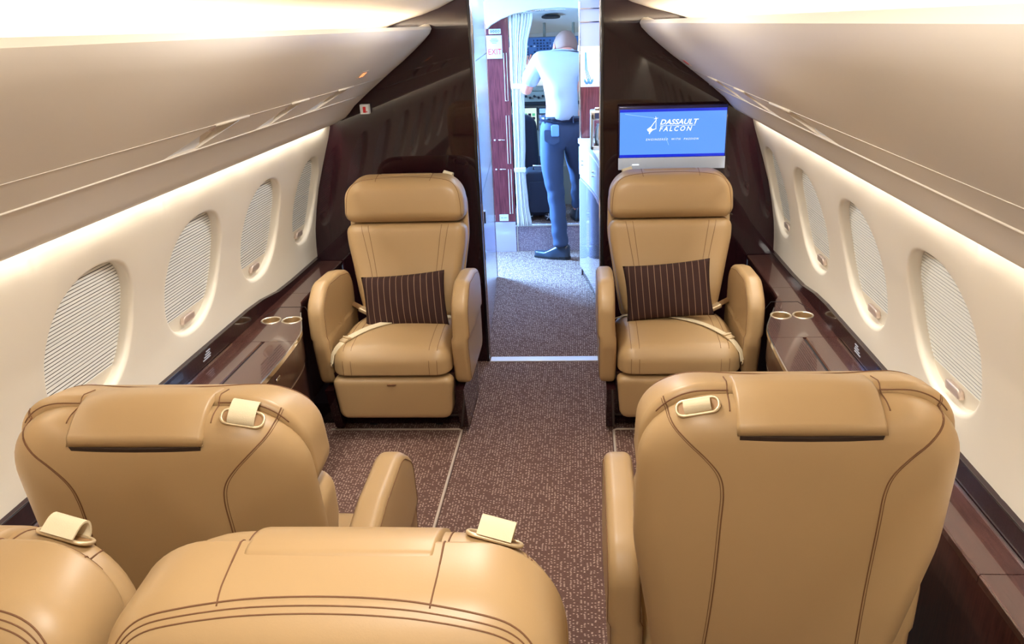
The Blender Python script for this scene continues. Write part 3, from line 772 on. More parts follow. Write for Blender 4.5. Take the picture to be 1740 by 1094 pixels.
        bk = mk('belt_buckle', slab(rpoly([(-.028, -.022, .007), (.028, -.022, .007), (.028, .022, .007), (-.028, .022, .007)], 32), -.009, .009, .005, BK2, nin=3, nf=3), M['gold'], t, True, label='gold belt buckle')
        mk('buckle_strap', ribbon([BK2(-.085, 0, .004), BK2(-.05, 0, .003), BK2(-.022, 0, 0)], .034, .003, s_), M['leather_fold'], bk)
    return t
A1 = armchair((-.575, 3.13, 0), -1, .630, 9, 1, 'left tan leather armchair facing the camera beside the doorway, striped cushion on it', armz=.015)
A2 = armchair((.575, 3.13, 0), -1, .630, 9, -1, 'tan leather armchair facing the camera below the lit monitor', armz=.015)
A3 = armchair((-.546, 1.465, 0), 1, .648, 6, 1, 'tan leather armchair seen from behind, near the left windows', armz=.014, armx=-.012, front_belt=False)
A4 = armchair((.549, 1.465, 0), 1, .668, 6, -1, 'tan leather armchair seen from behind on the right of the aisle', armz=.014, armx=-.012, front_belt=False)
A5 = armchair((-.092, .470, 0), -1, .660, 6, 1, 'nearest tan leather armchair at bottom centre, only its top in view', arms=(-1,), front_belt=False)
A6 = armchair((-.636, .470, 0), -1, .660, 6, 1, 'tan leather armchair cut off by the bottom left corner', arms=(1,), front_belt=False)

# throw cushions ------------------------------------------------------
def cushion(loc, rot, label):
    W_, H_ = .180, .118
    V, Fc = [], []; N = 28
    for side in (-1, 1):
        for j in range(N + 1):
            for i in range(N + 1):
                u = -1 + 2 * i / N; v = -1 + 2 * j / N
                th = .052 * ((1 - u * u) ** .45) * ((1 - v * v) ** .45)
                pin = 1 - .045 * (1 - abs(u) ** 2) * 0
                x = u * W_ * (1 - .05 * (1 - v * v)); y = v * H_ * (1 - .06 * (1 - u * u))
                wr = .0022 * sin(9 * u + 5 * v) * (1 - u * u) * (1 - v * v)
                V.append((x, side * (th + wr * side), y))
    n1 = (N + 1) ** 2
    for sd in (0, 1):
        for j in range(N):
            for i in range(N):
                a = sd * n1 + j * (N + 1) + i; Fc.append((a, a + 1, a + N + 2, a + N + 1))
    o = mk('throw_cushion', (V, Fc), M['stripe'], None, True, loc)
    o.rotation_euler = rot
    bm = bmesh.new(); bm.from_mesh(o.data); bmesh.ops.remove_doubles(bm, verts=bm.verts, dist=1e-5); bmesh.ops.recalc_face_normals(bm, faces=bm.faces); bm.to_mesh(o.data); bm.free()
    return tag(o, label, 'cushion', 'striped dark cushions')
cushion((-.560, 3.135, .522), (radians(-20), radians(-4), radians(2)), 'dark brown pinstriped cushion on the left armchair by the doorway')
cushion((.552, 3.135, .556), (radians(-18), radians(-6), radians(-4)), 'dark brown pinstriped cushion on the armchair below the monitor')

# floor mats with pale binding ------------------------------------------
for s, nm in ((-1, 'left'), (1, 'right')):
    mt = thing('floor_mat', 'brown carpet mat with pale bound edge between the %s facing seats' % nm, 'mat', (0, 0, 0))
    x0, x1 = sorted((s * .322, s * .89))
    mk('carpet_pad', box(x0, x1, 1.20, 2.946, 0.0, .006, .002), M['carpet'], mt)
    ed = [(s * .89, 2.946, .006), (s * .335, 2.946, .006), (s * .322, 2.934, .006), (s * .322, 1.20, .006)]
    mk('binding', tube(ed, .0055, 8), M['cord'], mt, True)

# ================================================================== MONITOR
tv = thing('monitor', 'wall monitor showing a blue start screen above the right armchair', 'monitor', (0, 0, 0))
TY = 3.615
mk('housing', box(.362, .842, TY, TY + .045, .972, 1.252, .005), M['tvframe'], tv, 30)
mk('wall_mount', box(.50, .70, TY + .04, YB, 1.05, 1.18), M['blackm'], tv)
sc_ = mk('screen', box(.368, .836, TY - .002, TY + .001, 1.030, 1.238), M['screen'], tv)
def flatbox(x0, x1, z0, z1, m, nm='screen_band', d=.0025): return mk(nm, box(x0, x1, TY - d, TY - .0015, z0, z1), m, sc_)
flatbox(.368, .836, 1.2265, 1.238, M['screen_dk']); flatbox(.368, .836, 1.030, 1.042, M['screen_dk'])
mk('lower_bar', box(.362, .840, TY - .004, TY, .975, 1.028, .002), M['tvbar'], tv, 30, label='pale silver strip along the bottom')
mk('power_button', box(.425, .455, TY - .006, TY - .003, .995, 1.000), M['scr_white'], tv)
fm = lambda x, z: frame_m((x, TY - .003, z), (1, 0, 0), (0, 0, 1))
text('DASSAULT', .0305, M['scr_white'], sc_, fm(.626, 1.181), shear=.3, sx=1.12, bold=.0006)
text('FALCON', .0285, M['scr_white'], sc_, fm(.612, 1.1515), shear=.3, spacing=1.42, bold=.0005)
text('ENGINEERED  WITH  PASSION', .0125, M['scr_white'], sc_, fm(.600, 1.107), shear=.3, spacing=1.42)
mk('logo_rule', box(.545, .700, TY - .0035, TY - .002, 1.1655, 1.1672), M['scr_white'], sc_)
LG = lambda pts: [(.480 + a, 1.140 + b) for a, b in pts]
def lg(pts, nm='logo_mark', m='scr_white'): return mk(nm, prism(LG(pts), -.0035, -.002, lambda a, b, h: (a, TY + h, b)), M[m], sc_)
lg([(.046, .050), (.048, .050), (.049, .012), (.046, .012)]); lg([(.046, .052), (.048, .050), (.020, .010), (.016, .012)])
lg([(.008, .012), (.022, .022), (.036, .010), (.024, -.002), (.012, .004)]); lg([(.018, .000), (.024, -.002), (.020, -.010), (.016, -.004)])
lg([(.030, .006), (.046, .012), (.044, .015), (.030, .010)])
st = [(.047 + (.011 if k % 2 == 0 else .0028) * cos(k * pi / 4 + .2), .058 + (.011 if k % 2 == 0 else .0028) * sin(k * pi / 4 + .2)) for k in range(8)]
lg(st, 'logo_star')
lg([(.105, -.058), (.1075, -.058), (.093, -.022), (.091, -.022)], 'light_streak', 'scr_lt'); lg([(-.09, .078), (-.088, .080), (.040, .061), (.040, .059)], 'light_streak', 'scr_lt')

# small placard sign on the bulkhead / bin end
sg = thing('safety_placard', 'tiny white placard with red fire extinguisher mark at the end of the left bin', 'placard', (0, 0, 0))
mk('plate', box(-.806, -.766, 3.655, 3.688, 1.243, 1.285, .002), M['white'], sg, 30)
mk('symbol', box(-.792, -.779, 3.6535, 3.656, 1.249, 1.275), M['red'], sg); mk('symbol', box(-.777, -.773, 3.6535, 3.656, 1.251, 1.256), M['red'], sg)

# ================================================================== VESTIBULE
# left closet, polished side
cl = thing('mirror_closet', 'tall closet with polished mirror side left of the doorway', 'closet', (0, 0, 0))
mk('body', prism([(-.300, 3.76), (-.388, 5.15), (-1.1, 5.15), (-1.1, 3.76)], 0.001, 1.795, lambda a, b, h: (a, b, h)), M['black'], cl)
def closet_face(ya, yb, z0, z1, m, nm, dx=.004, label=None):
    xa = -.300 - .088 * (ya - 3.76) / 1.39; xb = -.300 - .088 * (yb - 3.76) / 1.39
    return mk(nm, prism([(xa, ya), (xb, yb), (xb + dx, yb), (xa + dx, ya)], z0, z1, lambda a, b, h: (a, b, h)), M[m], cl, label=label)
closet_face(3.80, 5.15, .01, .80, 'mirror', 'lower_panel'); closet_face(3.80, 5.15, .806, 1.44, 'mirror', 'middle_panel'); closet_face(3.80, 5.15, 1.446, 1.79, 'mirror', 'upper_panel')
closet_face(3.80, 3.83, .01, 1.79, 'chrome', 'edge_strip', .008); closet_face(5.12, 5.15, .01, 1.79, 'chrome', 'edge_strip', .008)
closet_face(3.86, 3.90, .68, .74, 'chrome', 'latch_handle', .022)

# galley at right: lower cabinet with curved face
gc = thing('galley_cabinet', 'white topped galley cabinet with drawers, seen through the right of the doorway', 'cabinet', (0, 0, 0))
curve = catmull([(.315, 3.78, 0), (.305, 4.2, 0), (.272, 4.63, 0), (.225, 4.95, 0), (.188, 5.16, 0)], 24)
def gface(z0, z1, m, nm, dx=0., ya=0, yb=24):
    c = curve[ya:yb + 1]
    poly = [(p.x - dx, p.y) for p in c] + [(1.045, c[-1].y), (1.045, c[0].y)]
    return mk(nm, prism(poly, z0, z1, lambda a, b, h: (a, b, h)), M[m], gc)
gface(.0, .06, 'black', 'toe_kick', -.012); gface(.06, .665, 'galley', 'cabinet_body')
for k in range(3):
    c = curve[k * 8:(k + 1) * 8 + 1]
    poly = [(p.x - .006, p.y + (.006 if i == 0 else -.006 if i == 8 else 0)) for i, p in enumerate(c)]; poly += [(x + .008, y) for x, y in reversed(poly)]
    d = mk('cabinet_door', prism(poly, .07, .655, lambda a, b, h: (a, b, h)), M['galley'], gc)
    d = mk('drawer', prism(poly, .690, .865, lambda a, b, h: (a, b, h)), M['counter'], gc)
    q = c[4]
    for zz in (.79, .765): mk('drawer_pull', box(q.x - .018, q.x - .004, q.y - .02, q.y + .02, zz, zz + .008, .002), M['brushed'], d)
gface(.67, .885, 'counter', 'drawer_case', -.001); gface(.885, .915, 'counter', 'countertop', .012)
ep = thing('end_partition', 'tall partition behind the galley counter, lilac above a bright glass band and wood below', 'partition', (0, 0, 0))
mk('wood_panel', box(.194, 1.05, 5.18, 5.24, 0, 1.225), M['mahogany'], ep)
mk('glass_panel', box(.194, 1.05, 5.178, 5.24, 1.227, 1.462), M['flute'], ep, label='bright white glass band')
mk('upper_panel', box(.194, 1.05, 5.18, 5.24, 1.464, 1.80), M['lilac'], ep)
for z in (1.60, 1.675): mk('metal_line', box(.194, 1.05, 5.172, 5.181, z, z + .006), M['chrome'], ep)
mk('edge_post', box(.186, .196, 5.165, 5.25, 0, 1.80, .003), M['chrome'], ep, 30)
# reflection of a plant, modelled as blue tulip shapes on the bright band
fl = mk('plant_reflection', join(*[tube([(.225 + dx * .25, 5.174, 1.43), (.225 + dx * .5, 5.174, 1.33), (.245 + dx, 5.174, 1.245)], .0025, 6) for dx in (0, .012, .024)],
     *[tube([(.235 + dx, 5.172, 1.243), (.235 + dx + sg_ * .012, 5.172, 1.262), (.235 + dx + sg_ * .016, 5.172, 1.275)], [.006, .007, .002], 8) for dx in (0, .022) for sg_ in (-1, 1)]), M['screen_dk'] if False else mat('blue_reflection', srgb(110, 160, 235), .2), ep, True, label='blue plant reflection modelled on the glass')

cm = thing('coffee_maker', 'silver coffee maker standing on the galley counter', 'coffee maker', (.305, 4.72, .915))
mk('body', join(box(-.055, -.035, -.07, .07, .0, .20, .004), box(.035, .055, -.07, .07, 0, .20, .004), box(-.055, .055, -.07, .07, .165, .215, .008), box(-.055, .055, -.07, .07, 0, .02, .004)), M['brushed'], cm, 30)
mk('lid', box(-.03, .03, -.05, .05, .215, .232, .004), M['chrome'], cm, 30)
mk('display', box(-.03, .04, -.074, -.069, .175, .205), M['ink'], cm)
mk('carafe', lathe([(.0, .02), (.028, .02), (.032, .06), (.026, .11), (.018, .13), (.020, .14), (.0, .14)], (0, 0, 0), 24), M['mirror'], cm, True)

# cockpit partition: mahogany panel at left
cp = thing('mahogany_panel', 'reddish mahogany partition panel left of the cockpit curtain', 'partition', (0, 0, 0))
mk('panel', box(-.92, -.300, 5.80, 5.84, .228, 1.80), M['mahogany'], cp)
mk('kick_panel', box(-.92, -.300, 5.79, 5.84, 0, .226), M['lilac'], cp, label='pale lilac lower panel')
for z0, z1 in ((1.10, 1.42), (.66, 1.00), (.29, .62)):
    pt = [(-.338, 5.797, z0), (-.338, 5.797, z1), (-.318, 5.797, z1), (-.318, 5.797, z0)]
    mk('grab_rail', tube(pt + [pt[0]], .0022, 6), M['chrome'], cp)
for z in (.83, .62):
    mk('knob', join(tube([(-.425, 5.80, z), (-.425, 5.785, z)], [.007, .006], 10), tube([(-.40, 5.795, z), (-.355, 5.795, z)], .003, 6)), M['chrome'], cp, True)
pc = mk('small_placard', box(-.418, -.352, 5.786, 5.792, .238, .285), M['white'], cp); text('FOR  EXIT', .011, M['ink'], pc, frame_m((-.385, 5.785, .262), (1, 0, 0), (0, 0, 1)))

ex = thing('exit_sign', 'white sign with red EXIT lettering on the mahogany panel', 'sign', (0, 0, 0))
mk('plate', box(-.450, -.345, 5.785, 5.80, 1.385, 1.535, .002), M['white'], ex, 30)
text('EXIT', .054, M['red'], ex, frame_m((-.396, 5.7835, 1.428), (1, 0, 0), (0, 0, 1)), sx=.86, bold=.0003)
for k, w_ in enumerate((.020, .030, .026, .016)):
    mk('printed_line', box(-.398 - w_, -.398 + w_, 5.7835, 5.786, 1.512 - .009 * k, 1.5145 - .009 * k), M['ink'], ex)
sm = thing('switch_plate', 'small white plate with four round symbols above the exit sign', 'plate', (0, 0, 0))
mk('plate', box(-.432, -.350, 5.785, 5.80, 1.545, 1.577, .002), M['white'], sm, 30)
for k in range(4):
    x = -.417 + .0175 * k; mk('symbol', tube([(x + .0055 * cos(a * pi / 5), 5.7845, 1.561 + .0075 * sin(a * pi / 5)) for a in range(10)], .0018, 5, closed=True), M['ink'], sm)

# arch header over the cockpit doorway
pts = [(-.92, 1.575), (-.44, 1.578), (-.415, 1.60), (-.34, 1.638), (-.25, 1.668), (-.12, 1.692), (.05, 1.70), (.20, 1.69), (.35, 1.66), (.92, 1.60), (.92, 1.86), (-.92, 1.86)]
mk('trim_5', prism(pts, 5.70, 5.86, lambda a, b, h: (a, h, b)), M['ceiling'], kind='structure')
mk('trim_6', box(-1.1, 1.1, 3.75, 5.72, 1.80, 1.84), M['ceiling'], kind='structure')
# vestibule side walls; the left one is open at the entry door
mk('wall_vestibule_right', box(1.05, 1.1, 3.75, 7.6, 0, 1.85), M['ceiling'], kind='structure')
mk('wall_vestibule_left', join(box(-1.1, -1.05, 3.75, 5.15, 0, 1.85), box(-.95, -.92, 5.80, 7.6, 0, 1.85)), M['ceiling'], kind='structure')
tag(mk('entry_sill', box(-1.05, -.40, 5.19, 5.27, 0, .008, .002), M['sill']), 'metal sill strip on the floor beside the entry door', 'sill')

# curtain -----------------------------------------------------------------
def curtain():
    t = thing('curtain', 'white pleated cockpit curtain tied at two heights', 'curtain', (0, 0, 0))
    V, Fc = [], []; NU, NV = 90, 40
    for j in range(NV + 1):
        q = j / NV; z = .205 + (1.668 - .205) * q
        # left/right edges along height
        keys = [(0, -.285, -.178), (.12, -.285, -.200), (.25, -.286, -.212), (.30, -.286, -.216), (.40, -.285, -.208), (.60, -.285, -.205), (.72, -.286, -.200), (.85, -.288, -.172), (1, -.292, -.128)]
        for (a, l0, r0), (b, l1, r1) in zip(keys, keys[1:]):
            if a <= q <= b: u = (q - a) / (b - a); u = u * u * (3 - 2 * u); l = l0 + (l1 - l0) * u; r = r0 + (r1 - r0) * u; break
        for i in range(NU + 1):
            u = i / NU; amp = .012
            V.append((l + (r - l) * u + .002 * sin(u * 70 + 2 * q), 5.76 + amp * sin(u * 2 * pi * 8 + 1.2 * sin(3 * q)) + .004 * sin(u * 40), z))
    for j in range(NV):
        for i in range(NU): a = j * (NU + 1) + i; Fc.append((a, a + 1, a + NU + 2, a + NU + 1))
    o = mk('drape', (V, Fc), M['curtain'], t, True)
    md = o.modifiers.new('s', 'SOLIDIFY'); md.thickness = .002
    for z, r in ((1.20, -.198), (.62, -.205)):
        mk('tie_band', slab(rpoly([(-.290, -.018, .008), (r, -.018, .008), (r, .018, .008), (-.290, .018, .008)], 40), -.018, .018, .006, lambda u, v, h: Vector((u, 5.76 + h, z + v)), nin=3, nf=3), M['curtain'], t, True)
    mk('rail', tube([(-.30, 5.75, 1.672), (-.10, 5.75, 1.685), (.1, 5.75, 1.69)], .006, 8), M['chrome'], t, True)
    return t
curtain()

# ================================================================== COCKPIT
mk('floor_cockpit', box(-.95, 1.05, 5.84, 9.0, .15, .20), M['carpet'], kind='structure')
mk('trim_7', box(-.300, .9, 5.80, 5.84, .0, .20), M['riser'], kind='structure')
mk('trim_8', join(box(-.300, .9, 5.79, 5.80, .192, .203), box(-.292, -.286, 5.79, 5.80, 0, .2)), M['cord'], kind='structure')
# cockpit ceiling (leaves windshield open)
V = [(x, y, z) for y, z in ((5.84, 1.72), (6.6, 1.70), (7.0, 1.62), (7.25, 1.52)) for x in (-.95, -.5, 0, .5, 1.05)]
V = [(x, y, z - .10 * (abs(x) / 1.0) ** 2) for x, y, z in V]
mk('ceiling_cockpit', (V, [(5 * j + i, 5 * j + i + 1, 5 * j + i + 6, 5 * j + i + 5) for j in range(3) for i in range(4)]), M['ceiling'], smooth=True, kind='structure')
vt = tag(mk('ceiling_vent', slab(rpoly([(-.075, -.05, .05), (.075, -.05, .05), (.075, .05, .05), (-.075, .05, .05)], 36), 0, .012, .004, lambda u, v, h: Vector((-.035 + u, 6.75 + v, 1.655 - .19 * v - h)), nin=3, nf=2), M['blackm'], smooth=True), 'black oval speaker vent on the cockpit ceiling', 'vent')
oh = thing('overhead_switch_panel', 'blue overhead switch panel above the windshield', 'control panel', (0, 0, 0))
def OH(u, v, h): return Vector((-.13 + u, 7.0 + .10 * (1 - v / .17) * 0 + .05 * (.17 - v) * 0 + (v) * -.35, 1.325 + v)) + Vector((0, -h, -h * .3))
pn = mk('panel', prism([(-.125, 0), (.30, 0), (.31, .17), (-.13, .17)], -.02, 0, OH), M['cpanel'], oh)
rr = random.Random(3)
for x in (-.10, .14): mk('bracket', tube([(x, 7.0, 1.47), (x, 7.03, 1.63)], .012, 8), M['cgrey'], oh)
for r in range(7):
    for c in range(15):
        if rr.random() < .18: continue
        u = -.115 + c * .027; v = .012 + r * .022; w_ = .016 if rr.random() < .7 else .008
        mk('switch', prism([(u, v), (u + w_, v), (u + w_, v + .011), (u, v + .011)], 0, .006, OH), M['cbutton'] if rr.random() < .8 else M['white'], pn)
# windshield frame and posts
ws = thing('windshield', 'bright cockpit windshield with pale centre post', 'windshield', (0, 0, 0))
mk('upper_frame', box(-.95, 1.05, 7.22, 7.30, 1.42, 1.56), M['ceiling'], ws)
for x in (-.22, .28): mk('post', tube([(x, 7.25, 1.45), (x, 7.75, 1.12)], .022, 10), M['ceiling'], ws, True)
gl = bpy.data.materials.new('windshield_glass'); gl.use_nodes = True
nt = gl.node_tree; nt.nodes.clear(); out = nt.nodes.new('ShaderNodeOutputMaterial'); tb = nt.nodes.new('ShaderNodeBsdfTransparent'); gs = nt.nodes.new('ShaderNodeBsdfGlossy'); gs.inputs['Roughness'].default_value = .02
mx = nt.nodes.new('ShaderNodeMixShader'); mx.inputs[0].default_value = .06; nt.links.new(tb.outputs[0], mx.inputs[1]); nt.links.new(gs.outputs[0], mx.inputs[2]); nt.links.new(mx.outputs[0], out.inputs[0])
mk('glass', ([(-.95, 7.27, 1.45), (1.05, 7.27, 1.45), (1.05, 7.78, 1.10), (-.95, 7.78, 1.10)], [(0, 1, 2, 3)]), gl, ws)
# instrument panel
ip = thing('instrument_panel', 'grey cockpit instrument panel with lit displays behind the curtain', 'control panel', (0, 0, 0))
mk('glareshield', box(-.915, 1.045, 7.00, 7.70, 1.065, 1.115, .02), M['cgrey'], ip, 30)
mk('autopilot_panel', box(-.45, .5, 6.985, 7.02, .985, 1.068, .005), M['cgrey'], ip, 30)
mk('dark_ledge', box(-.915, 1.045, 6.99, 7.1, .955, .985, .005), M['blackm'], ip)
mk('panel', box(-.915, 1.045, 7.03, 7.12, .45, .96), M['cgrey'], ip)
for k in range(9): mk('knob', tube([(-.27 + .036 * k, 6.985, 1.03 - .012 * (k % 2)), (-.27 + .036 * k, 6.968, 1.03 - .012 * (k % 2))], [.011, .009], 12), M['blackm'], ip, 40)
for x0, x1, z0, z1, m_ in ((-.300, -.185, .755, .930, 'cdisp'), (-.160, -.105, .885, .925, 'cdisp2'), (.20, .36, .755, .93, 'cdisp')):
    dp = mk('display_bezel', box(x0 - .008, x1 + .008, 7.018, 7.034, z0 - .008, z1 + .008, .003), M['dark_screen'], ip)
    mk('display', box(x0, x1, 7.015, 7.018, z0, z1), M[m_], dp)
    if m_ == 'cdisp':
        for i in range(3):
            for j in range(3): mk('green_block', box(x0 + .01 + .034 * i, x0 + .034 + .034 * i, 7.013, 7.0155, z0 + .05 + .03 * j, z0 + .072 + .03 * j), M['cdispg'] if (i + j) % 3 else M['blackm'], dp)
for r in range(3): mk('instrument', box(-.165, -.105, 7.016, 7.034, .845 - .045 * r, .872 - .045 * r, .003), M['greyprint'], ip)
pe = tag(mk('centre_pedestal', prism([(6.5, .2), (6.5, .52), (7.012, .78), (7.012, .2)], -.045, .215, lambda a, b, h: (h, a, b)), M['cgrey']), 'grey centre pedestal between the pilot seats', 'console')
# pilot seats
def pilot_seat(x, label):
    t = thing('pilot_seat', label, 'pilot seat', (x, 6.62, .20), 0, 'pilot seats')
    mk('seat', slab(rpoly([(-.20, -.20, .06), (.20, -.20, .06), (.20, .22, .06), (-.20, .22, .06)], 48), .22, .36, .04, lambda u, v, h: Vector((u, v, h)), c1=.01, nin=4), M['seatdark'], t, True)
    mk('backrest', slab(rpoly([(-.19, .30, .06), (.19, .30, .06), (.17, .74, .10), (-.17, .74, .10)], 48), -.24, -.13, .04, lambda u, v, h: Vector((u, h, v)), c0=.01, c1=.01, nin=4), M['seatdark'], t, True)
    mk('pedestal', box(-.10, .10, -.12, .12, 0, .22), M['blackm'], t)
    for s in (-1, 1): mk('armrest', slab(rpoly([(-.14, .44, .03), (.14, .44, .03), (.14, .52, .04), (-.14, .52, .04)], 32), .20, .255, .02, lambda u, v, h: Vector((s * h, u, v)), nin=3), M['seatdark'], t, True)
    return t
pilot_seat(-.33, 'dark pilot seat behind the curtain, left of the standing man'); pilot_seat(.50, 'dark pilot seat hidden to the right of the standing man')
# suitcase
sc2 = thing('suitcase', 'black wheeled suitcase standing on the raised cockpit floor', 'suitcase', (-.130, 6.08, .20))
mk('body', slab(rpoly([(-.105, .03, .02), (.105, .03, .02), (.105, .37, .03), (-.105, .37, .03)], 48), -.12, .12, .02, lambda u, v, h: Vector((u, h, v)), c0=.008, c1=.008, nin=5), M['suitcase'], sc2, True)
mk('front_pocket', slab(rpoly([(-.070, .06, .02), (.09, .06, .02), (.09, .30, .02), (-.070, .30, .02)], 40), -.015, 0, .008, lambda u, v, h: Vector((u, -.128 + h, v)), nin=4), M['suitcase'], sc2, True)
mk('handle', tube([(-.04, -.02, .37), (-.04, -.02, .395), (.06, -.02, .395), (.06, -.02, .37)], .008, 8), M['brushed'], sc2, True)
for sx in (-1, 1):
    wh = mk('wheel', tube([(sx * .085 - .014, -.135, .032), (sx * .085 + .014, -.135, .032)], .032, 24) if False else xf(tube([(0, -.012, 0), (0, .012, 0)], .032, 24), lambda p: p + Vector((sx * .075, -.142, .032))), M['blackm'], sc2, 40)
    mk('wheel_hub', join(*[xf(box(-.003, .003, -.014, -.0122, 0, .026), lambda p, a=a: Vector((sx * .075 + p.x * cos(a) + p.z * sin(a), -.142 + p.y, .032 - p.x * sin(a) + p.z * cos(a)))) for a in [k * 2 * pi / 5 for k in range(5)]]), M['brushed'], wh)

# crew seat / blue bag at the right of the man
bag = tag(mk('blue_bag', slab(rpoly([(-.06, .0, .03), (.06, .0, .03), (.05, .20, .04), (-.05, .20, .04)], 40), -.06, .06, .03, lambda u, v, h: Vector((.185 + u + .008 * sin(v * 60), 6.0 + h, .325 + v)), nin=4), mat('pale_blue_cloth', srgb(150, 190, 214), .7), None, True), 'pale blue cloth bag hanging behind the man at knee height', 'bag')

# ================================================================== PERSON
def skin_mesh(name, nodes, edges, m, parent, root=0, sub=2):
    me = bpy.data.meshes.new(name); me.from_pydata([n_[0] for n_ in nodes], edges, []); me.update()
    o = bpy.data.objects.new(name, me); COL.objects.link(o); o.parent = parent
    md = o.modifiers.new('skin', 'SKIN'); md.use_smooth_shade = True
    if not me.skin_vertices: 
        bpy.context.view_layer.objects.active = o
    for i, n_ in enumerate(nodes):
        sv = me.skin_vertices[0].data[i]; r = n_[1]; sv.radius = r if isinstance(r, tuple) else (r, r); sv.use_root = (i == root)
    sb = o.modifiers.new('sub', 'SUBSURF'); sb.levels = sub; sb.render_levels = sub
    bpy.context.view_layer.update()
    dg = bpy.context.evaluated_depsgraph_get()
    nm = bpy.data.meshes.new_from_object(o.evaluated_get(dg)); o.modifiers.clear(); o.data = nm
    nm.materials.clear(); nm.materials.append(m); nm.polygons.foreach_set('use_smooth', [True] * len(nm.polygons))
    return o
def blob(name, c, r, m, parent, rot=None, fn=None, seg=24, label=None):
    V, Fc = [], []; Nn = seg // 2
    for j in range(Nn + 1):
        for i in range(seg):
            a = 2 * pi * i / seg; b = pi * j / Nn - pi / 2
            p = Vector((cos(b) * cos(a), cos(b) * sin(a), sin(b)))
            if fn: p = fn(p)
            p = Vector((p.x * r[0], p.y * r[1], p.z * r[2]))
            if rot: p = rot @ p
            V.append(Vector(c) + p)
    for j in range(Nn):
        for i in range(seg): Fc.append((j * seg + i, j * seg + (i + 1) % seg, (j + 1) * seg + (i + 1) % seg, (j + 1) * seg + i))
    return mk(name, (V, Fc), m, parent, True, label=label)
def person():
    t = thing('person', 'man in white shirt and navy trousers standing at the cockpit, back to camera', 'person', (.03, 5.58, 0))
    body = skin_mesh('body', [   # continuous body: pelvis, spine, neck, legs, arms (local coords; +y away from camera)
        ((.045, .0, .95), (.120, .09)), ((.040, .01, 1.05), (.120, .08)), ((.035, .03, 1.18), (.125, .08)), ((.030, .06, 1.31), (.135, .08)), ((.035, .10, 1.385), (.08, .06)), ((.05, .135, 1.43), (.052, .052)),
        ((-.025, .0, .86), (.088, .09)), ((-.035, .01, .66), .072), ((-.012, .02, .47), .053), ((.0, -.0, .30), .048), ((.012, -.01, .10), .036),
        ((.115, .02, .86), (.085, .09)), ((.135, .12, .68), .070), ((.150, .20, .52), .053), ((.140, .30, .40), .046), ((.135, .36, .27), .036),
        ((-.115, .07, 1.345), .066), ((-.185, .10, 1.25), .048), ((-.212, .12, 1.165), .040), ((-.215, .22, 1.215), .034), ((-.190, .30, 1.27), .025),
        ((.185, .09, 1.34), .066), ((.24, .18, 1.22), .048), ((.25, .26, 1.13), .040), ((.20, .36, 1.14), .032), ((.15, .44, 1.17), .025)],
        [(0, 1), (1, 2), (2, 3), (3, 4), (4, 5), (0, 6), (6, 7), (7, 8), (8, 9), (9, 10), (0, 11), (11, 12), (12, 13), (13, 14), (14, 15), (3, 16), (16, 17), (17, 18), (18, 19), (19, 20), (3, 21), (21, 22), (22, 23), (23, 24), (24, 25)], M['skin'], t)
    # clothes follow the body, slightly larger
    shirt = skin_mesh('shirt', [
        ((.045, .0, .965), (.150, .118)), ((.042, .0, 1.01), (.152, .118)), ((.038, .02, 1.12), (.158, .118)), ((.034, .045, 1.22), (.165, .120)), ((.030, .065, 1.31), (.182, .118)), ((.034, .10, 1.385), (.135, .086)), ((.045, .125, 1.415), (.066, .062)),
        ((-.120, .07, 1.345), .082), ((-.175, .095, 1.26), .068), ((-.198, .108, 1.205), .060),
        ((.190, .09, 1.34), .082), ((.235, .165, 1.24), .068), ((.246, .20, 1.19), .060)],
        [(0, 1), (1, 2), (2, 3), (3, 4), (4, 5), (5, 6), (4, 7), (7, 8), (8, 9), (4, 10), (10, 11), (11, 12)], M['shirt'], t)
    # cloth folds
    for v in shirt.data.vertices:
        c = v.co; k = max(0, min(1, (1.34 - c.z) / .2)); c.y += .006 * sin(c.x * 130 + c.z * 14 + 2 * sin(c.z * 22)) * k
    mk('collar', tube([(.047 + .064 * cos(a), .125 + .060 * sin(a), 1.428 + .012 * sin(a)) for a in [2 * pi * k / 20 for k in range(20)]], .011, 8, closed=True), M['shirt'], shirt, True)
    tr = skin_mesh('trousers', [
        ((.045, .0, .93), (.158, .120)), ((.045, .0, 1.040), (.162, .124)),
        ((-.030, .0, .85), (.098, .105)), ((-.040, .005, .66), .084), ((-.015, .015, .47), .066), ((.0, .0, .28), .062), ((.012, -.008, .115), (.054, .060)), ((.012, -.008, .09), (.052, .058)),
        ((.118, .02, .85), (.096, .105)), ((.138, .12, .68), .082), ((.153, .20, .52), .066), ((.143, .30, .40), .060), ((.137, .36, .30), .050)],
        [(0, 1), (0, 2), (2, 3), (3, 4), (4, 5), (5, 6), (6, 7), (0, 8), (8, 9), (9, 10), (10, 11), (11, 12)], M['trouser'], t)
    for v in tr.data.vertices:
        c = v.co; k = max(0, min(1, (.62 - c.z) / .1)); c.y += .004 * sin(c.z * 70 + 3 * sin(c.x * 40)) * k; c.x += .003 * sin(c.z * 55) * k
    bl = mk('belt', ribbon([(.046 + .158 * cos(a), .122 * sin(a), 1.0) for a in [2 * pi * k / 40 for k in range(41)]], .034, .006, (0, 0, 1)), M['belt'], t, True)
    for x in (-.075, .115): mk('belt_loop', box(x - .005, x + .005, -.128, -.095, .978, 1.022), M['trouser'], tr)
    yb = -.113
    pk = mk('back_pocket', slab(rpoly([(-.085, .86, .012), (-.02, .83, .02), (.02, .85, .012), (.02, .94, .008), (-.085, .935, .008)], 36), -.004, .004, .002, lambda u, v, h: Vector((u, yb - .004 - .02 * (.94 - v) * 0 + .25 * (u + .03) ** 2 * 4 + h, v)), nin=4, nf=2), M['trouser'], tr, True)
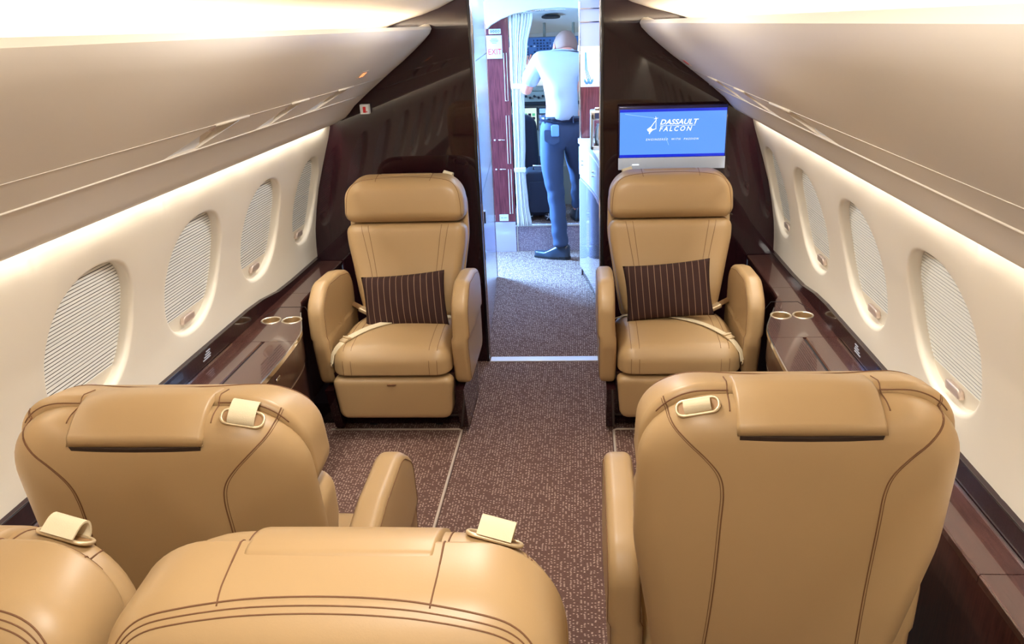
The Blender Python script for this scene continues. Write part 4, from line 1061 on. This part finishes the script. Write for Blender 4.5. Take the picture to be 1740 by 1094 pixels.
    mk('phone', slab(rpoly([(-.035, .89, .008), (.018, .89, .008), (.018, .968, .012), (-.035, .968, .012)], 28), -.005, .005, .003, lambda u, v, h: Vector((u, yb - .010 + h, v)), nin=3, nf=2), mat('phone_blue', srgb(120, 160, 210), .3), pk, True)
    # head, tilted forward and left
    rot = Matrix.Rotation(radians(-28), 3, 'X') @ Matrix.Rotation(radians(28), 3, 'Z')
    hc = Vector((.058, .200, 1.440))
    def hf(p):
        q = p.copy()
        if p.z < 0: q.x *= 1 - .22 * (-p.z); q.y *= 1 - .10 * (-p.z)
        if p.y < -.3: q.z *= .97
        return q
    head = blob('head', hc, (.078, .100, .114), M['skin'], t, rot, hf, 32)
    def hp(x, y, z): return hc + rot @ Vector((x, y, z))
    blob('hair', hc + rot @ Vector((0, -.010, .010)), (.0805, .096, .105), M['hair'], head, rot, lambda p: Vector((p.x, min(p.y, .35), max(p.z, -.45 if p.y < .1 else .1))), 32, label='short cropped greying hair')
    for s in (-1, 1):
        blob('ear', hp(s * .076, .004, -.012), (.010, .020, .031), M['skin'], head, rot @ Matrix.Rotation(radians(s * 18), 3, 'Z'), None, 16)
        blob('eye', hp(s * .030, .088, .004), (.011, .008, .009), M['white'], head, rot, None, 12)
        mk('glasses_arm', tube([hp(s * .079, .0, .010), hp(s * .078, .05, .008), hp(s * .068, .098, .006)], .0018, 6), M['blackm'], head)
        mk('glasses_rim', tube([hp(s * .034 + .025 * cos(k * pi / 8), .104, .004 + .018 * sin(k * pi / 8)) for k in range(16)], .0015, 5, closed=True), M['blackm'], head)
    blob('nose', hp(0, .102, -.020), (.013, .018, .024), M['skin'], head, rot, None, 14)
    blob('mouth', hp(0, .088, -.058), (.024, .008, .006), M['red'] if False else mat('lips', srgb(190, 110, 100), .5), head, rot, None, 14)
    # hands with five fingers
    def hand(w, dirv, palmn, s):
        w = Vector(w); d = Vector(dirv).normalized(); n_ = Vector(palmn); n_ = (n_ - d * n_.dot(d)).normalized(); x = d.cross(n_) * s
        P = lambda a, b, c: tuple(w + x * a + d * b + n_ * c)
        nodes = [(P(0, 0, 0), (.026, .018)), (P(0, .045, 0), (.036, .014)), (P(0, .085, 0), (.036, .012))]; edges = [(0, 1), (1, 2)]
        hm = skin_mesh('hand', nodes, edges, M['skin'], body, 0, 2)
        for k, (fx, ln) in enumerate(((-.030, .070), (-.010, .080), (.010, .075), (.029, .058))):
            nd = [(P(fx * .9, .070, 0), .009), (P(fx, .088 + ln * .3, .004), .0088), (P(fx * 1.05, .088 + ln * .62, .014), .008), (P(fx * 1.08, .088 + ln * .85, .028), .0068)]
            skin_mesh('finger', nd, [(0, 1), (1, 2), (2, 3)], M['skin'], body, 0, 1)
        nd = [(P(-.026, .022, 0), .012), (P(-.052, .045, .008), .0105), (P(-.064, .072, .018), .009), (P(-.068, .092, .026), .0075)]
        skin_mesh('thumb', nd, [(0, 1), (1, 2), (2, 3)], M['skin'], body, 0, 1)
    hand((-.190, .30, 1.27), (.05, .35, .75), (.2, 1, -.3), -1)
    hand((.15, .44, 1.17), (-.4, .6, .2), (0, .3, -1), 1)
    # shoes
    def shoe(c, yaw, pitch, nm='shoe'):
        Mx = Matrix.Translation(c) @ Matrix.Rotation(yaw, 4, 'Z') @ Matrix.Rotation(pitch, 4, 'X')
        sp = rpoly([(-.034, -.075, .03), (.034, -.075, .03), (.046, .06, .08), (.030, .20, .04), (-.026, .20, .04), (-.044, .06, .08)], 60)
        def fn(u, v, h):
            top = .095 if v < .0 else .095 - .060 * min(1, v / .11)
            hh = h * (top / .095)
            k = 1 - .35 * max(0, (h - .03) / .065)
            return Mx @ Vector((u * k, v, hh + .012))
        o = mk(nm, slab(sp, .0, .095, .022, fn, r0=.004, nin=6), M['shoe'], t, True)
        mk('sole', prism([(p.x * 1.06, p.y * 1.02) for p in sp], 0, .012, lambda a, b, h: Mx @ Vector((a, b, h))), M['blackm'], o)
        mk('heel', prism([(p.x * 1.04, p.y * 1.02) for p in sp if p.y < .0], -.0, .020, lambda a, b, h: Mx @ Vector((a, b, h))), M['blackm'], o)
        return o
    shoe((.008, .0, .002), radians(72), 0)
    shoe((.137, .375, .205), radians(10), 0)
    return t
person()
